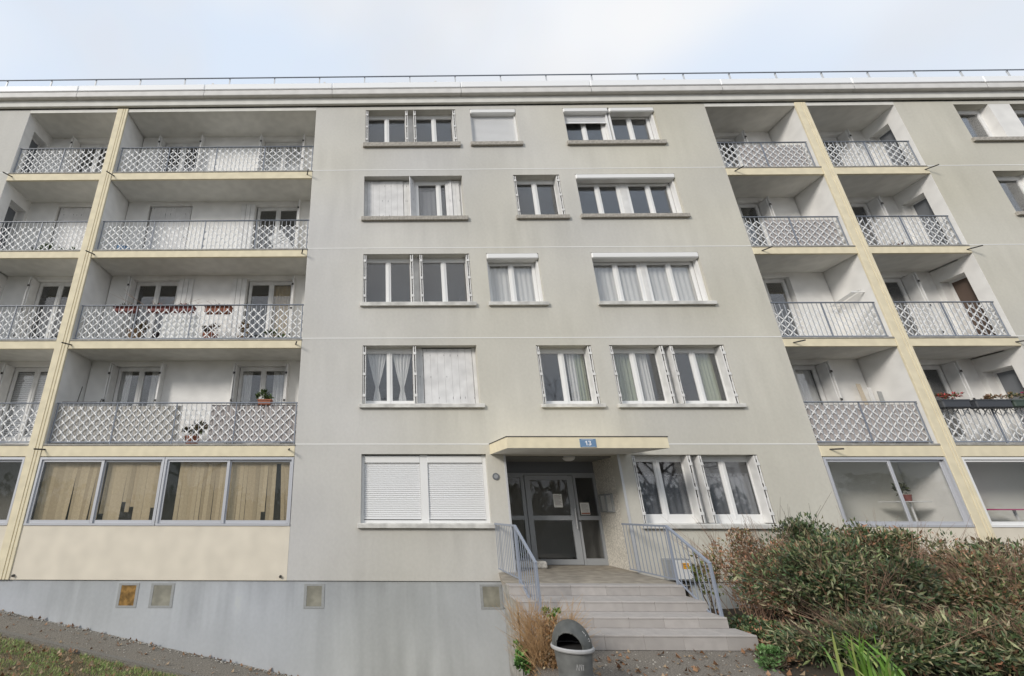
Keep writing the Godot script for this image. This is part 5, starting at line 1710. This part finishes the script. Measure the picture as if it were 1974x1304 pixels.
func scatter_grass() -> void:
	var g := RandomNumberGenerator.new()
	g.seed = 61
	var s := newst()
	var p := [Vector3(-0.004, 0, 0), Vector3(0.004, 0, 0), Vector3(0.003, 0.035, 0.006), Vector3(0, 0.07, 0.022)]
	tri(s, p[0], p[1], p[2]); tri(s, p[0], p[2], p[3])
	var mm := MultiMesh.new()
	mm.transform_format = MultiMesh.TRANSFORM_3D
	mm.use_colors = true
	mm.mesh = s.commit()
	var n := 46000
	mm.instance_count = n
	var nz := FastNoiseLite.new(); nz.seed = 4; nz.frequency = 1.6
	for i in n:
		var x := g.randf_range(-9.6, -1.0)
		var z := 1.14 + pow(g.randf(), 1.2) * 3.6
		var v := nz.get_noise_2d(x, z)
		var sc := g.randf_range(0.4, 1.1) * (1.0 if v > -0.12 else 0.5)
		mm.set_instance_transform(i, Transform3D(Basis(Vector3.UP, g.randf() * TAU) * Basis(Vector3.RIGHT, g.randf_range(-0.6, 0.6)) * Basis().scaled(Vector3(sc, sc, sc)), Vector3(x, gl(x, z) - 0.02, z)))
		var c := Color(0.27, 0.38, 0.11) if v > -0.12 and g.randf() < 0.78 else Color(0.48, 0.38, 0.23)
		var k := g.randf_range(0.7, 1.35)
		mm.set_instance_color(i, Color(c.r * k, c.g * k, c.b * k))
	var o := MultiMeshInstance3D.new()
	o.multimesh = mm
	o.material_override = M["leaf"]
	put(o, "grass", self)
	tag(o, "thin patchy lawn grass in the lower left below the kerb", "grass", "", "stuff")

func litter() -> void:
	var g := RandomNumberGenerator.new()
	g.seed = 62
	var mm := MultiMesh.new()
	mm.transform_format = MultiMesh.TRANSFORM_3D
	mm.use_colors = true
	mm.mesh = leafmesh(0.085, 0.030, 0.5)
	var n := 2600
	mm.instance_count = n
	for i in n:
		var x := 0.0
		var z := 0.0
		var y := 0.0
		var q := i % 10
		if q < 6:
			x = g.randf_range(-9.5, -1.5); z = 1.15 + g.randf() * 3.2
			y = gl(x, z) + 0.02
		elif q < 7:
			x = g.randf_range(-9.5, 1.0); z = 0.02 + pow(g.randf(), 3.0) * 1.0
			y = gl(x, z) + 0.05
		elif q < 8:
			x = g.randf_range(2.6, 5.6); z = 3.42 + g.randf() * 1.6
			y = gr(x, z) + 0.015
		else:
			var t := g.randf()
			x = 5.58 + g.randf_range(-0.12, 0.35) - 0.2 * t; z = 2.2 + t * 1.7
			y = gr(x, z) + 0.02 + g.randf() * 0.05
		var sc := g.randf_range(0.5, 1.15)
		mm.set_instance_transform(i, Transform3D(Basis(Vector3.UP, g.randf() * TAU) * Basis(Vector3.RIGHT, 1.35 + g.randf_range(-0.5, 0.5)) * Basis().scaled(Vector3(sc, sc, sc)), Vector3(x, y, z)))
		var c: Color = [Color(0.24, 0.12, 0.055), Color(0.17, 0.09, 0.05), Color(0.30, 0.17, 0.09), Color(0.33, 0.24, 0.15)][g.randi() % 4]
		mm.set_instance_color(i, c)
	var o := MultiMeshInstance3D.new()
	o.multimesh = mm
	o.material_override = M["leaf"]
	put(o, "fallen_leaves", self)
	tag(o, "brown fallen leaves scattered over lawn, strip and path", "leaves", "", "stuff")
	var st := newst()
	for i in 200:
		var x := g.randf_range(2.3, 5.6)
		var z := g.randf_range(3.42, 5.2)
		var r := g.randf_range(0.004, 0.013)
		bbox(st, Vector3(-r, -r * 0.6, -r * 0.8), Vector3(r, r * 0.6, r * 0.8), r * 0.35, Transform3D(Basis(Vector3.UP, g.randf() * TAU), Vector3(x, gr(x, z) + 0.008, z)))
	for i in 260:
		var x := g.randf_range(-9.0, -1.5)
		var z := g.randf_range(0.02, 1.0)
		var r := g.randf_range(0.004, 0.014)
		if g.randf() < 0.3: z = g.randf_range(0.0, 0.12); r *= 1.4
		bbox(st, Vector3(-r, -r * 0.6, -r * 0.8), Vector3(r, r * 0.6, r * 0.8), r * 0.35, Transform3D(Basis(Vector3.UP, g.randf() * TAU), Vector3(x, gl(x, z) + 0.042, z)))
	for i in 420:
		var x := g.randf_range(-9.0, 0.5)
		var r := g.randf_range(0.006, 0.022)
		bbox(st, Vector3(-r, -r * 0.4, -r * 0.7), Vector3(r, r * 0.4, r * 0.7), r * 0.3, Transform3D(Basis(Vector3.UP, g.randf() * TAU), Vector3(x, gl(x, 0.0) + 0.044, g.randf() * g.randf() * 0.16 + 0.01)))
	tag(obj("gravel", st, M["pebbles"], self), "small loose stones on the tarmac path and strip", "gravel", "", "stuff")

# ----------------------------------------------------------------
func _ready() -> void:
	make_view()
	make_materials()
	var iris := mat("iris_leaf", lin(0.13, 0.26, 0.035), 0.5)
	iris.backlight_enabled = true; iris.backlight = Color(0.35, 0.35, 0.35)
	var iris2 := mat("iris_pale", lin(0.27, 0.33, 0.09), 0.5)
	iris2.backlight_enabled = true; iris2.backlight = Color(0.35, 0.35, 0.35)
	var stains := []
	for k in WIN:
		var w: Array = WIN[k]
		stains.append([w[0] - 0.07, w[1] + 0.08, w[2], 0.7, 0.032])
	for y in [1.535, 4.295, 7.05, 9.825]: stains.append([-2.13, 10.46, y, 0.35, 0.02])
	var fm := mat("facade", lin(0.635, 0.62, 0.575), 0.92)
	fm.albedo_texture = stain_map(stains)
	var damp := []
	for k in 26: damp.append([-14.0 + k * 0.66, -14.0 + k * 0.66 + 0.25 + 0.3 * (k % 3), -1.44, 0.5 + 0.35 * (k % 4), 0.018 + 0.012 * (k % 3)])
	M["plinth"].albedo_texture = stain_map(damp, 2.1)
	ground()
	building()
	entrance_things()
	balcony_things()
	waste_bin()
	shrubs()
	bare_trees()
